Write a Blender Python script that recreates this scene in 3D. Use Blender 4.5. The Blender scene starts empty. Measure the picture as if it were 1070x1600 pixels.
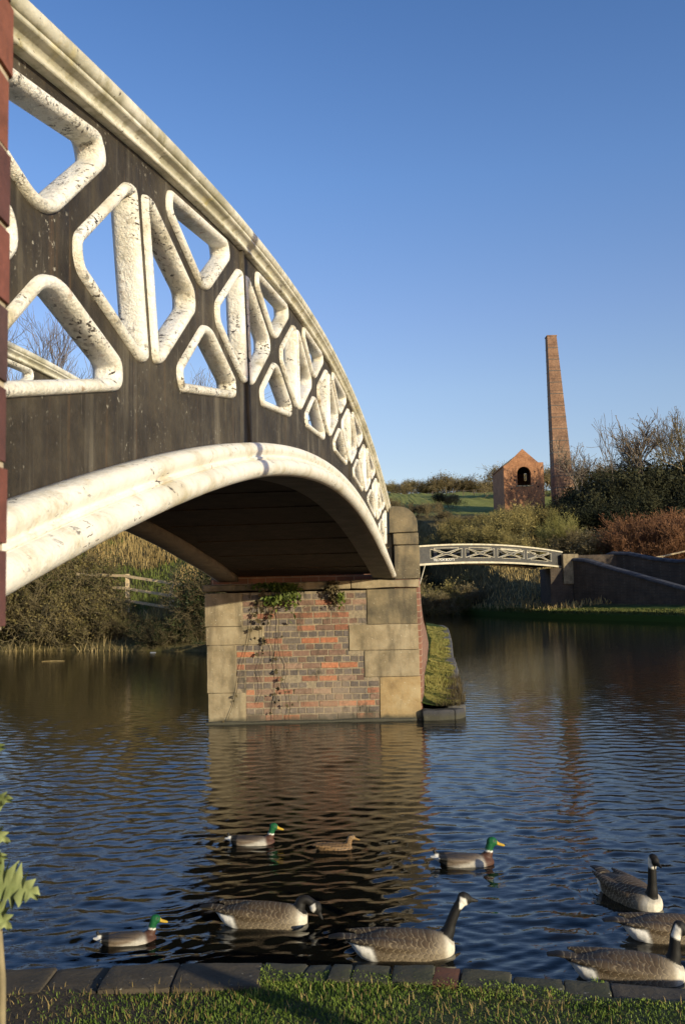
import bpy, bmesh, math, random
import numpy as np
from mathutils import Vector, Matrix
from mathutils.geometry import delaunay_2d_cdt

random.seed(7)
RNG = np.random.default_rng(11)
SC = bpy.context.scene
COL = SC.collection
PI = math.pi
rad = math.radians

# ------------------------------------------------------------------ helpers
def tag(o, label=None, cat=None, group=None, kind=None):
    if label: o['label'] = label
    if cat: o['category'] = cat
    if group: o['group'] = group
    if kind: o['kind'] = kind
    return o

def empty(name, loc, label=None, cat=None, group=None, rz=0.0):
    o = bpy.data.objects.new(name, None)
    o.empty_display_size = 0.2
    COL.objects.link(o)
    o.location = loc
    o.rotation_euler = (0, 0, rz)
    return tag(o, label, cat, group)

def mesh_np(name, V, F, smooth=False):
    """V (n,3) array, F either (m,k) array or list of tuples"""
    me = bpy.data.meshes.new(name)
    V = np.asarray(V, dtype=np.float32)
    if isinstance(F, np.ndarray):
        m, k = F.shape
        me.vertices.add(len(V)); me.vertices.foreach_set('co', V.ravel())
        me.loops.add(m * k); me.loops.foreach_set('vertex_index', F.astype(np.int32).ravel())
        me.polygons.add(m)
        me.polygons.foreach_set('loop_start', np.arange(0, m * k, k, dtype=np.int32))
        me.update(calc_edges=True)
    else:
        me.from_pydata(V.tolist(), [], F)
        me.update()
    if smooth:
        me.polygons.foreach_set('use_smooth', np.ones(len(me.polygons), dtype=bool))
    return me

def add(name, me, mats, parent=None, loc=None):
    o = bpy.data.objects.new(name, me)
    COL.objects.link(o)
    if not isinstance(mats, (list, tuple)): mats = [mats]
    if len(me.materials) == 0:
        for m in mats: me.materials.append(m)
    if parent is not None: o.parent = parent
    if loc is not None: o.location = loc
    return o

def mobj(name, V, F, mats, parent=None, smooth=False, origin=None):
    """vertices in world space; origin (or the parent's location) becomes the object origin"""
    V = np.asarray(V, dtype=np.float64)
    if parent is not None:
        V = V - np.array(parent.location)
        return add(name, mesh_np(name, V, F, smooth), mats, parent)
    if origin is not None:
        return add(name, mesh_np(name, V - np.array(origin), F, smooth), mats, None, origin)
    return add(name, mesh_np(name, V, F, smooth), mats)

def fix_normals(o):
    bm = bmesh.new(); bm.from_mesh(o.data)
    bmesh.ops.recalc_face_normals(bm, faces=bm.faces)
    bm.to_mesh(o.data); bm.free()
    return o

def copy_tree(o, parent=None):
    c = o.copy(); COL.objects.link(c)
    if parent is not None: c.parent = parent
    for ch in list(o.children): copy_tree(ch, c)
    return c

def setcol(me, cols, per='POINT', name='Col'):
    a = me.color_attributes.new(name, 'FLOAT_COLOR', per)
    c = np.ones((len(a.data), 4), dtype=np.float32)
    c[:, :cols.shape[1]] = cols
    a.data.foreach_set('color', c.ravel())

class MB:
    """collects boxes etc. into one mesh"""
    def __init__(s): s.v = []; s.f = []; s.m = []
    def box(s, x0, x1, y0, y1, z0, z1, m=0):
        n = len(s.v)
        s.v += [(x0,y0,z0),(x1,y0,z0),(x1,y1,z0),(x0,y1,z0),(x0,y0,z1),(x1,y0,z1),(x1,y1,z1),(x0,y1,z1)]
        q = [(0,3,2,1),(4,5,6,7),(0,1,5,4),(1,2,6,5),(2,3,7,6),(3,0,4,7)]
        s.f += [tuple(n+i for i in t) for t in q]; s.m += [m]*6
    def prism(s, poly, a0, a1, axis='y', m=0):
        """poly: list of 2D points; axis y: (x,z) extruded along y"""
        n = len(s.v); k = len(poly)
        for a in (a0, a1):
            for (p, q) in poly:
                s.v.append((p, a, q) if axis == 'y' else ((a, p, q) if axis == 'x' else (p, q, a)))
        s.f.append(tuple(n+i for i in range(k))); s.f.append(tuple(n+k+i for i in reversed(range(k))))
        for i in range(k):
            j = (i+1) % k
            s.f.append((n+i, n+k+i, n+k+j, n+j))
        s.m += [m]*(k+2)
    def tube(s, pts, rads, sides=6, m=0, cap=True):
        pts = [Vector(p) for p in pts]; n0 = len(s.v)
        up = Vector((0.13, 0.21, 1)).normalized()
        for i, p in enumerate(pts):
            t = (pts[min(i+1, len(pts)-1)] - pts[max(i-1, 0)]).normalized()
            a = t.cross(up)
            if a.length < 1e-3: a = t.cross(Vector((1, 0, 0)))
            a.normalize(); b = t.cross(a)
            for k in range(sides):
                w = 2*PI*k/sides
                s.v.append(tuple(p + (a*math.cos(w) + b*math.sin(w))*rads[i]))
        for i in range(len(pts)-1):
            for k in range(sides):
                k2 = (k+1) % sides
                s.f.append((n0+i*sides+k, n0+i*sides+k2, n0+(i+1)*sides+k2, n0+(i+1)*sides+k)); s.m.append(m)
        if cap:
            s.f.append(tuple(n0+k for k in reversed(range(sides)))); s.m.append(m)
            e = n0+(len(pts)-1)*sides
            s.f.append(tuple(e+k for k in range(sides))); s.m.append(m)
    def obj(s, name, mats, parent=None, smooth=False, origin=None, bevel=0, seg=1):
        o = mobj(name, s.v, s.f, mats, parent, smooth, origin)
        if len(s.m) and max(s.m) > 0:
            o.data.polygons.foreach_set('material_index', np.array(s.m, dtype=np.int32))
        fix_normals(o)
        if bevel:
            bm = bmesh.new(); bm.from_mesh(o.data)
            bmesh.ops.bevel(bm, geom=list(bm.edges), offset=bevel, segments=seg, affect='EDGES', profile=0.6)
            bm.to_mesh(o.data); bm.free()
        return o

def fbm(x, y, seed=0, oct=4, base=1.0):
    r = np.random.default_rng(seed); s = 0; amp = 1.0; tot = 0
    for o in range(oct):
        f = base*2**o
        for _ in range(3):
            a = r.uniform(0, 2*PI); p = r.uniform(0, 2*PI, 2)
            s = s + amp*np.sin((x*np.cos(a)+y*np.sin(a))*f + p[0] + 1.3*np.sin((x*np.sin(a)-y*np.cos(a))*f*.7+p[1]))
        tot += amp*1.7; amp *= .5
    return s/tot

# ------------------------------------------------------------------ materials
class NT:
    def __init__(s, name):
        s.m = bpy.data.materials.new(name); s.m.use_nodes = True
        s.t = s.m.node_tree; s.b = s.t.nodes['Principled BSDF']; s.out = s.t.nodes['Material Output']
    def n(s, typ, **kw):
        d = s.t.nodes.new(typ)
        for k, v in kw.items():
            if k.startswith('i_'):
                key = k[2:].replace('_', ' ')
                d.inputs[int(key) if key.isdigit() else key].default_value = v
            else: setattr(d, k, v)
        return d
    def l(s, a, b): s.t.links.new(a, b)
    def coord(s, kind='Object', scale=(1,1,1)):
        c = s.n('ShaderNodeTexCoord'); mp = s.n('ShaderNodeMapping'); mp.inputs['Scale'].default_value = scale
        s.l(c.outputs[kind], mp.inputs[0]); return mp.outputs[0]
    def pos(s, scale=(1,1,1)):
        c = s.n('ShaderNodeNewGeometry'); mp = s.n('ShaderNodeMapping'); mp.inputs['Scale'].default_value = scale
        s.l(c.outputs['Position'], mp.inputs[0]); return mp.outputs[0]
    def noise(s, vec, scale, detail=4, rough=.55, dist=0.0):
        d = s.n('ShaderNodeTexNoise'); d.inputs['Scale'].default_value = scale; d.inputs['Detail'].default_value = detail
        d.inputs['Roughness'].default_value = rough; d.inputs['Distortion'].default_value = dist
        s.l(vec, d.inputs['Vector']); return d.outputs['Fac']
    def ramp(s, fac, stops, interp='LINEAR'):
        d = s.n('ShaderNodeValToRGB'); cr = d.color_ramp; cr.interpolation = interp
        while len(cr.elements) < len(stops): cr.elements.new(.5)
        for e, (p, c) in zip(cr.elements, stops):
            e.position = p; e.color = (c if isinstance(c, tuple) else (c, c, c)) + (1,)
        s.l(fac, d.inputs[0]); return d.outputs[0]
    def mix(s, fac, a, b, mode='MIX'):
        d = s.n('ShaderNodeMix', data_type='RGBA', blend_type=mode)
        for sock, v in ((0, fac), (6, a), (7, b)):
            if isinstance(v, (int, float)): d.inputs[sock].default_value = v
            elif isinstance(v, tuple): d.inputs[sock].default_value = v + ((1,) if len(v) == 3 else ())
            else: s.l(v, d.inputs[sock])
        return d.outputs[2]
    def math(s, op, a, b=None):
        d = s.n('ShaderNodeMath', operation=op)
        for i, v in enumerate((a, b)):
            if v is None: continue
            if isinstance(v, (int, float)): d.inputs[i].default_value = v
            else: s.l(v, d.inputs[i])
        return d.outputs[0]
    def bump(s, h, strength=.5, dist=.01):
        d = s.n('ShaderNodeBump'); d.inputs['Strength'].default_value = strength; d.inputs['Distance'].default_value = dist
        s.l(h, d.inputs['Height']); s.l(d.outputs[0], s.b.inputs['Normal']); return d
    def base(s, c):
        if isinstance(c, tuple): s.b.inputs['Base Color'].default_value = c + (1,)
        else: s.l(c, s.b.inputs['Base Color'])
    def rough(s, v):
        if isinstance(v, (int, float)): s.b.inputs['Roughness'].default_value = v
        else: s.l(v, s.b.inputs['Roughness'])

def mat_white_iron():
    m = NT('white_painted_iron'); p = m.coord('Object')
    n1 = m.noise(p, 4.0, 6, .65); n2 = m.noise(p, 34, 5, .7); n3 = m.noise(p, 75, 4, .7)
    c = m.ramp(n1, [(.30, (.52, .48, .37)), (.44, (.74, .715, .63)), (.60, (.82, .805, .755))])
    # ochre algae in patches, broken up finely
    al = m.math('MULTIPLY', m.ramp(m.noise(p, 2.6, 4), [(.46, 0.0), (.66, 1.0)]), m.ramp(m.noise(p, 21, 6, .75), [(.42, 0.0), (.58, 1.0)]))
    c = m.mix(m.math('MULTIPLY', al, .62), c, (.34, .28, .13))
    c = m.mix(m.ramp(m.noise(p, 11, 6, .75), [(.57, 0.0), (.68, .55)]), c, (.26, .225, .145))
    # flaked chips down to dark metal, in swarms
    ch = m.noise(m.coord('Object', (1, 1, 1.5)), 46, 4, .65, .8); chm = m.noise(p, 4.2, 4, .6)
    chip = m.math('MULTIPLY', m.ramp(ch, [(.565, 0.0), (.60, 1.0)]), m.ramp(chm, [(.50, 0.0), (.585, 1.0)]))
    big = m.math('MULTIPLY', m.ramp(m.noise(m.coord('Object', (1, 1, .8)), 15, 5, .6, 1.2), [(.66, 0.0), (.685, 1.0)]), m.ramp(m.noise(p, 1.7, 2), [(.45, 0.0), (.55, 1.0)]))
    chip = m.math('MAXIMUM', chip, big)
    c = m.mix(chip, c, (.062, .048, .038))
    rst = m.math('MULTIPLY', m.ramp(m.noise(p, 19, 5, .65), [(.59, 0.0), (.66, 1.0)]), m.ramp(chm, [(.36, 1.0), (.50, 0.0)]))
    c = m.mix(m.math('MULTIPLY', rst, .75), c, (.30, .15, .05))
    m.base(c); m.rough(.5)
    m.bump(m.math('ADD', n2, m.math('SUBTRACT', m.math('MULTIPLY', n3, .6), m.math('MULTIPLY', chip, .7))), .75, .014)
    return m.m

def mat_rib_white():
    m = NT('white_painted_rib'); p = m.coord('Object')
    c = m.ramp(m.noise(p, 3.0, 5, .6), [(.30, (.52, .47, .34)), (.46, (.70, .675, .60)), (.7, (.77, .755, .70))])
    c = m.mix(m.ramp(m.noise(p, 9, 6, .75), [(.54, 0.0), (.68, .55)]), c, (.38, .31, .16))
    ch = m.noise(m.coord('Object', (.55, .55, 1.2)), 44, 3, .6, .8); chm = m.noise(p, 3.4, 4, .6)
    chip = m.math('MULTIPLY', m.ramp(ch, [(.62, 0.0), (.65, 1.0)]), m.ramp(chm, [(.52, 0.0), (.60, 1.0)]))
    c = m.mix(chip, c, (.085, .07, .055))
    rst = m.math('MULTIPLY', m.ramp(m.noise(m.coord('Object', (1.6, 1.6, .5)), 15, 5, .65), [(.61, 0.0), (.68, 1.0)]), m.ramp(chm, [(.38, 1.0), (.48, 0.0)]))
    c = m.mix(m.math('MULTIPLY', rst, .7), c, (.34, .17, .06))
    m.base(c); m.rough(.5); m.bump(m.math('SUBTRACT', m.noise(p, 26, 5, .65), chip), .55, .012); return m.m

def mat_rail_white():
    m = NT('weathered_white_rail'); p = m.coord('Object')
    n1 = m.noise(p, 2.2, 6, .6); n2 = m.noise(p, 24, 5, .65)
    c = m.ramp(n1, [(.34, (.36, .34, .24)), (.52, (.62, .60, .50)), (.72, (.76, .74, .68))])
    c = m.mix(m.ramp(m.noise(p, 11, 6, .7), [(.50, 0.0), (.66, .75)]), c, (.27, .25, .14))
    c = m.mix(m.ramp(m.noise(p, 5, 3), [(.62, 0.0), (.70, .6)]), c, (.62, .52, .20))
    ch = m.noise(p, 30, 4, .6, .5)
    c = m.mix(m.ramp(ch, [(.66, 0.0), (.69, 1.0)]), c, (.09, .07, .05))
    rs = m.noise(m.coord('Object', (2, 2, 2)), 2.3, 3)
    c = m.mix(m.ramp(rs, [(.66, 0.0), (.71, .75)]), c, (.10, .085, .07))
    m.base(c); m.rough(.6); m.bump(n2, .4, .012); return m.m

def mat_black_iron():
    m = NT('black_painted_iron'); p = m.coord('Object')
    big = m.noise(p, 2.4, 5, .6); st = m.noise(m.coord('Object', (26, 26, 1.1)), 1.0, 6, .65); st2 = m.noise(m.coord('Object', (9, 9, .45)), 1.0, 4, .6)
    f = m.math('ADD', m.math('MULTIPLY', big, .5), m.math('ADD', m.math('MULTIPLY', st, .14), m.math('MULTIPLY', m.noise(p, 11, 7, .75), .36)))
    c = m.ramp(f, [(.36, (.016, .012, .007)), (.49, (.038, .031, .021)), (.62, (.072, .060, .040))])
    c = m.mix(m.math('MULTIPLY', m.ramp(st2, [(.56, 0.0), (.68, 1.0)]), m.ramp(big, [(.35, .2), (.6, .75)])), c, (.15, .132, .098))
    c = m.mix(m.ramp(m.noise(m.coord('Object', (34, 34, 1.6)), 1.6, 4, .6), [(.68, 0.0), (.74, .45)]), c, (.30, .28, .23))
    c = m.mix(m.ramp(m.noise(m.coord('Object', (17, 17, .7)), 1, 3), [(.64, 0.0), (.71, .5)]), c, (.10, .062, .03))
    sp = m.noise(p, 42, 4, .7)
    c = m.mix(m.math('MULTIPLY', m.ramp(sp, [(.62, 0.0), (.67, .8)]), m.ramp(m.noise(p, 4, 5, .65), [(.46, 0.0), (.60, 1.0)])), c, (.36, .34, .28))
    m.base(c); m.b.inputs['Specular IOR Level'].default_value = .25; m.rough(m.ramp(st, [(.3, .55), (.7, .75)])); m.bump(m.noise(p, 30, 6, .7), .55, .008); return m.m

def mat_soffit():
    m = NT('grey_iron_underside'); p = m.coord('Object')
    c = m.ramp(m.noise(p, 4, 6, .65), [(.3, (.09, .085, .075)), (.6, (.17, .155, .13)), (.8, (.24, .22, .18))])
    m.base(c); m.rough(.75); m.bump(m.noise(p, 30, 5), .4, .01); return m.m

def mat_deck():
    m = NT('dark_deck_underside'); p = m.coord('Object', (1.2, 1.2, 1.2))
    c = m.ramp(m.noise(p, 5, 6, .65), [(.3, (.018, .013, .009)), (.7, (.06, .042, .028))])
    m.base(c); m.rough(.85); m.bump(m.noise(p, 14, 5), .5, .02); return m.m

def mat_brickattr(name, mortar=(.30, .25, .18), wash=True):
    m = NT(name); a = m.n('ShaderNodeAttribute', attribute_name='Col'); p = m.coord('Object')
    c = a.outputs['Color']
    v = m.ramp(m.noise(p, 22, 5, .65), [(.3, .62), (.7, 1.25)])
    c = m.mix(1.0, c, v, 'MULTIPLY')
    if wash:
        w = m.noise(p, 1.9, 6, .68); gz = m.n('ShaderNodeSeparateXYZ'); gg = m.n('ShaderNodeNewGeometry'); m.l(gg.outputs['Position'], gz.inputs[0])
        low = m.ramp(m.math('MULTIPLY', gz.outputs[2], .5), [(.15, .16), (.62, 0.0)])           # lime bloom, heavier low on the wall
        c = m.mix(m.ramp(m.math('ADD', w, low), [(.54, 0.0), (.80, .5)]), c, (.30, .225, .155))
        c = m.mix(m.ramp(m.noise(p, 7, 5, .75), [(.60, 0.0), (.70, .5)]), c, (.34, .28, .21))
        d = m.noise(m.coord('Object', (2.4, 2.4, 1.3)), 1.7, 6, .7)
        c = m.mix(m.ramp(d, [(.55, 0.0), (.66, .82)]), c, (.036, .032, .022))
        zz = m.n('ShaderNodeSeparateXYZ'); g = m.n('ShaderNodeNewGeometry'); m.l(g.outputs['Position'], zz.inputs[0])
        z = m.math('ADD', zz.outputs[2], m.math('MULTIPLY', m.noise(p, 3, 4), .35))
        c = m.mix(m.ramp(z, [(.20, .85), (.32, 0.0)]), c, (.055, .05, .033))
    m.base(c); m.rough(.85); m.bump(m.noise(p, 60, 4), .4, .006); return m.m

def mat_stone(name, c0, c1, c2, stain=(.05, .045, .035), amt=.6):
    m = NT(name); p = m.coord('Object')
    n = m.noise(p, 3.2, 7, .62)
    c = m.ramp(n, [(.3, c0), (.5, c1), (.72, c2)])
    c = m.mix(m.ramp(m.noise(m.coord('Object', (4, 4, .8)), 1.4, 5), [(.52, 0.0), (.72, amt)]), c, stain)
    c = m.mix(m.ramp(m.noise(p, 30, 3), [(.68, 0.0), (.72, .6)]), c, (.50, .46, .36))
    g = m.n('ShaderNodeNewGeometry'); zz = m.n('ShaderNodeSeparateXYZ'); m.l(g.outputs['Position'], zz.inputs[0])
    z = m.math('ADD', zz.outputs[2], m.math('MULTIPLY', n, .12))
    c = m.mix(m.ramp(z, [(.10, .9), (.17, 0.0)]), c, (.05, .047, .03))
    m.base(c); m.rough(.88); m.bump(m.noise(p, 24, 6, .65), .55, .012); return m.m

def mat_brick_tex(name, sc=1.0, cols=((.20,.075,.045),(.13,.06,.045)), mortar=(.22,.18,.13), bw=.29, rh=.1, plane='xz', dark=.5):
    m = NT(name)
    g = m.n('ShaderNodeNewGeometry'); s = m.n('ShaderNodeSeparateXYZ'); m.l(g.outputs['Position'], s.inputs[0])
    cmb = m.n('ShaderNodeCombineXYZ')
    h = m.math('ADD', s.outputs[0], s.outputs[1])
    m.l(h, cmb.inputs[0]); m.l(s.outputs[2], cmb.inputs[1])
    b = m.n('ShaderNodeTexBrick'); m.l(cmb.outputs[0], b.inputs['Vector'])
    b.inputs['Color1'].default_value = cols[0] + (1,); b.inputs['Color2'].default_value = cols[1] + (1,); b.inputs['Mortar'].default_value = mortar + (1,)
    b.inputs['Scale'].default_value = sc; b.inputs['Brick Width'].default_value = bw; b.inputs['Row Height'].default_value = rh
    b.inputs['Mortar Size'].default_value = .007; b.inputs['Bias'].default_value = -.1
    p = m.pos()
    c = m.mix(1.0, b.outputs['Color'], m.ramp(m.noise(p, 1.1, 6, .65), [(.3, dark), (.7, 1.3)]), 'MULTIPLY')
    c = m.mix(m.ramp(m.noise(m.pos((1, 1, .25)), 1.5, 4), [(.55, 0.0), (.75, .5)]), c, (.05, .035, .025))
    m.base(c); m.rough(.88); m.bump(b.outputs['Fac'], -.4, .01); return m.m

def mat_far_brick(name, c0, c1, c2, band=0.0):
    m = NT(name); p = m.pos()
    n = m.noise(p, .9, 7, .68)
    c = m.ramp(n, [(.3, c0), (.5, c1), (.7, c2)])
    f = m.noise(p, 6.0, 4, .7)
    c = m.mix(1.0, c, m.ramp(f, [(.3, .6), (.7, 1.35)]), 'MULTIPLY')
    w = m.n('ShaderNodeTexWave', wave_type='BANDS', bands_direction='Z'); m.l(p, w.inputs['Vector'])
    w.inputs['Scale'].default_value = 2.2; w.inputs['Distortion'].default_value = .6
    c = m.mix(1.0, c, m.ramp(w.outputs['Fac'], [(.0, .86), (1.0, 1.08)]), 'MULTIPLY')
    c = m.mix(m.ramp(m.noise(p, 2.6, 3, .6), [(.66, 0.0), (.70, .7)]), c, (.36, .28, .2))
    if band:
        g = m.n('ShaderNodeSeparateXYZ'); m.l(p, g.inputs[0])
        fr = m.math('FRACT', m.math('DIVIDE', g.outputs[2], band))
        c = m.mix(m.ramp(fr, [(.0, .6), (.045, .6), (.055, 0.0)], 'LINEAR'), c, (.05, .035, .03))
    m.base(c); m.rough(.9); m.bump(f, .4, .05); return m.m

def mat_plain(name, c, rough=.8, var=.35, scale=6, bump=.2):
    m = NT(name); p = m.coord('Object')
    n = m.noise(p, scale, 5, .6)
    m.base(m.mix(1.0, c, m.ramp(n, [(.25, 1-var), (.75, 1+var)]), 'MULTIPLY')); m.rough(rough)
    if bump: m.bump(n, bump, .01)
    return m.m

def mat_twig(name, c0, c1, rough=.8, scale=.9, trans=0.0):
    """bark and leaf colours that vary over the plant and from plant to plant"""
    m = NT(name); p = m.pos(); oi = m.n('ShaderNodeObjectInfo')
    n = m.noise(p, scale, 4, .65)
    f = m.math('ADD', n, m.math('MULTIPLY', m.math('SUBTRACT', oi.outputs['Random'], .5), .30))
    m.base(m.ramp(f, [(.3, c0), (.7, c1)])); m.rough(rough)
    m.b.inputs['Specular IOR Level'].default_value = .2
    if trans: m.b.inputs['Transmission Weight'].default_value = 0
    return m.m

def mat_ground(name, stops, scale=1.2, scale2=9, bump=.6, patch=None):
    m = NT(name); p = m.pos()
    n = m.noise(p, scale, 6, .65); n2 = m.noise(p, scale2, 5, .7)
    c = m.ramp(m.math('ADD', m.math('MULTIPLY', n, .6), m.math('MULTIPLY', n2, .4)), stops)
    if patch: c = m.mix(m.ramp(m.noise(p, patch[0], 4), [(patch[1], 0.0), (patch[1]+.08, 1.0)]), c, patch[2])
    m.base(c); m.rough(.95); m.b.inputs['Specular IOR Level'].default_value = .1
    m.bump(n2, bump, .04); return m.m

def mat_water():
    m = NT('canal_water'); m.base((.006, .0062, .0045)); m.rough(.02)
    m.b.inputs['IOR'].default_value = 1.333
    a = m.noise(m.pos((1.0, 2.6, 1)), 5.5, 3, .55, .3); b = m.noise(m.pos((1.0, 2.2, 1)), 16, 2, .5)
    m.bump(m.math('ADD', a, m.math('MULTIPLY', b, .25)), .09, .03)
    return m.m

def mat_attr(name, rough=.6, noise=0.25, scale=60, barred=False, spec=.3):
    m = NT(name); a = m.n('ShaderNodeAttribute', attribute_name='Col'); p = m.coord('Object')
    c = a.outputs['Color']
    c = m.mix(1.0, c, m.ramp(m.noise(p, scale, 4, .6), [(.25, 1-noise), (.75, 1+noise)]), 'MULTIPLY')
    if barred:
        # overlapping feather rows: pale rounded tips over a darker base
        sp = m.n('ShaderNodeSeparateXYZ'); m.l(p, sp.inputs[0])
        jx = m.math('MULTIPLY', m.math('SUBTRACT', m.noise(p, 16, 3, .6), .5), 1.5); jz = m.math('MULTIPLY', m.math('SUBTRACT', m.noise(p, 11, 3, .6), .5), 1.0)
        v = m.math('ADD', m.math('ADD', m.math('MULTIPLY', sp.outputs[2], 36.0), m.math('MULTIPLY', sp.outputs[0], 7.0)), jz)
        row = m.math('FLOOR', v); fv = m.math('SUBTRACT', m.math('FRACT', v), .5)
        u = m.math('ADD', m.math('ADD', m.math('MULTIPLY', sp.outputs[0], 30.0), m.math('MULTIPLY', row, .47)), jx)
        u = m.math('SUBTRACT', u, m.math('MULTIPLY', m.math('MULTIPLY', fv, fv), 1.5))
        fe = m.math('FRACT', u)
        msk = m.n('ShaderNodeAttribute', attribute_name='Bar')
        pale = m.math('MULTIPLY', m.ramp(fe, [(.0, .55), (.10, .50), (.26, 0.0), (1.0, 0.0)]), msk.outputs['Fac'])
        dk = m.math('MULTIPLY', m.ramp(fe, [(.2, .0), (.30, .6), (.75, .1), (1.0, 0.0)]), msk.outputs['Fac'])
        c = m.mix(dk, c, (.026, .018, .011))
        c = m.mix(pale, c, (.44, .35, .22))
        m.bump(m.math('MULTIPLY', m.ramp(fe, [(.0, .2), (.12, 1.0), (1.0, .3)]), msk.outputs['Fac']), .6, .006)
    m.base(c); m.rough(rough); m.b.inputs['Specular IOR Level'].default_value = spec
    return m.m

M = dict(
    white=mat_white_iron(), ribwhite=mat_rib_white(), rail=mat_rail_white(), black=mat_black_iron(), soffit=mat_soffit(), deck=mat_deck(),
    brick=mat_brickattr('weathered_brick'), brick_near=mat_brickattr('red_parapet_brick', wash=False),
    mortar=mat_plain('lime_mortar', (.40, .34, .25), .95, .45, 9),
    sand=mat_stone('buff_sandstone', (.15, .12, .07), (.26, .21, .13), (.35, .295, .195), stain=(.075, .062, .04), amt=.75),
    sand_dark=mat_stone('sooty_sandstone', (.065, .055, .035), (.14, .115, .07), (.24, .19, .11), amt=.8),
    sand_mid=mat_stone('dull_sandstone', (.12, .095, .055), (.22, .175, .105), (.32, .26, .16), amt=.7),
    sand_gold=mat_stone('golden_sandstone', (.20, .135, .062), (.31, .22, .105), (.38, .30, .17), amt=.5),
    kerb=mat_stone('blue_black_kerb', (.05, .05, .05), (.10, .095, .09), (.17, .16, .14), amt=.5),
    slab=mat_stone('brown_coping_stone', (.040, .031, .020), (.075, .058, .037), (.115, .090, .060), amt=.4),
    mossy=mat_stone('mossy_stone', (.040, .036, .020), (.072, .065, .036), (.115, .10, .056), stain=(.05, .06, .018), amt=.7),
    redstone=mat_stone('red_brick_edge', (.11, .04, .02), (.17, .065, .03), (.22, .10, .05), amt=.3),
    wing=mat_brick_tex('wing_wall_brick', cols=((.26,.12,.075),(.17,.085,.06)), mortar=(.30,.24,.17)),
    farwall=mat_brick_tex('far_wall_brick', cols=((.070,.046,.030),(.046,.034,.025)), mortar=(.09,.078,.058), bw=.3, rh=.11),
    house=mat_far_brick('ruin_brick', (.20, .088, .045), (.33, .155, .072), (.42, .21, .11)),
    stack=mat_far_brick('chimney_brick', (.135, .078, .05), (.225, .13, .078), (.32, .195, .12), band=1.55),
    dark=mat_plain('dark_interior', (.02, .016, .013), .95, .3, 2),
    grassg=mat_ground('grass_ground', [(.3, (.022, .035, .007)), (.5, (.045, .070, .014)), (.7, (.085, .10, .025))]),
    field=mat_ground('green_field', [(.3, (.045, .085, .014)), (.5, (.065, .12, .02)), (.7, (.10, .145, .03))], .15, 2.0),
    soil=mat_ground('bank_soil', [(.3, (.022, .017, .010)), (.5, (.05, .036, .02)), (.75, (.09, .068, .036))], 3, 22),
    scrub=mat_ground('scrub_ground', [(.3, (.05, .042, .016)), (.5, (.115, .092, .038)), (.75, (.19, .155, .07))], .35, 5, patch=(.16, .60, (.055, .075, .018))),
    water=mat_water(),
    timber=mat_plain('weathered_timber', (.46, .35, .20), .85, .3, 12),
    ironfar=mat_plain('dark_grey_iron', (.055, .053, .048), .6, .4, 6),
    whitefar=mat_plain('cream_painted_iron', (.47, .43, .32), .65, .3, 2.5),
    graff=mat_plain('white_paint_mark', (.72, .72, .68), .7, .1, 5, 0),
    scratch=mat_plain('scratched_mark', (.13, .11, .09), .8, .2, 9, 0),
    grass=mat_twig('grass_blade', (.045, .075, .010), (.15, .17, .035), .6, 9),
    bankgrass=mat_twig('far_bank_blade', (.030, .048, .008), (.10, .105, .026), .7, .8),
    verge=mat_twig('verge_blade', (.07, .095, .014), (.27, .235, .07), .7, 2.2),
    turf=mat_twig('turf_blade', (.055, .105, .012), (.20, .26, .045), .6, 11),
    drygrass=mat_twig('dry_grass_blade', (.21, .15, .055), (.48, .36, .155), .8, 1.2),
    reed=mat_twig('dry_reed', (.20, .145, .06), (.42, .32, .15), .75, 3),
    tw_olive=mat_twig('olive_twigs', (.12, .10, .034), (.29, .24, .09), .85, .55),
    tw_yellow=mat_twig('yellow_green_twigs', (.17, .16, .045), (.36, .33, .12), .85, .6),
    kerb_dark=mat_stone('dark_blue_coping', (.022, .022, .026), (.04, .04, .046), (.07, .07, .075), amt=.4),
    tw_brown=mat_twig('brown_twigs', (.09, .070, .036), (.205, .165, .085), .85, .5),
    tw_rust=mat_twig('russet_twigs', (.115, .054, .026), (.25, .125, .062), .85, .6),
    tw_dark=mat_twig('dark_evergreen', (.012, .016, .007), (.045, .045, .020), .8, .5),
    tw_grey=mat_twig('grey_bark_twigs', (.10, .082, .062), (.22, .18, .135), .85, .8),
    bramble=mat_twig('bramble_leaf', (.045, .045, .013), (.165, .128, .048), .7, 1.1),
    bramble_dk=mat_twig('dark_ivy_leaf', (.010, .016, .005), (.04, .050, .014), .6, 1.1),
    ivy=mat_twig('ivy_leaf', (.035, .065, .012), (.14, .17, .035), .5, 9),
    ivydead=mat_twig('withered_ivy', (.045, .035, .018), (.13, .105, .05), .8, 9),
    thistle=mat_twig('thistle_leaf', (.12, .155, .05), (.25, .29, .125), .6, 22),
    stalk=mat_plain('dry_stalk', (.21, .175, .10), .8, .25, 30),
    bird=mat_attr('feathers', .6, .22, 70), goose=mat_attr('goose_feathers', .65, .22, 60, True),
    wood=mat_plain('tarred_post_wood', (.10, .07, .045), .85, .4, 10),
    litter=mat_plain('pale_litter', (.22, .23, .25), .6, .2, 20),
    leaf=mat_plain('fallen_leaf', (.42, .20, .07), .7, .3, 40),
)

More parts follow.
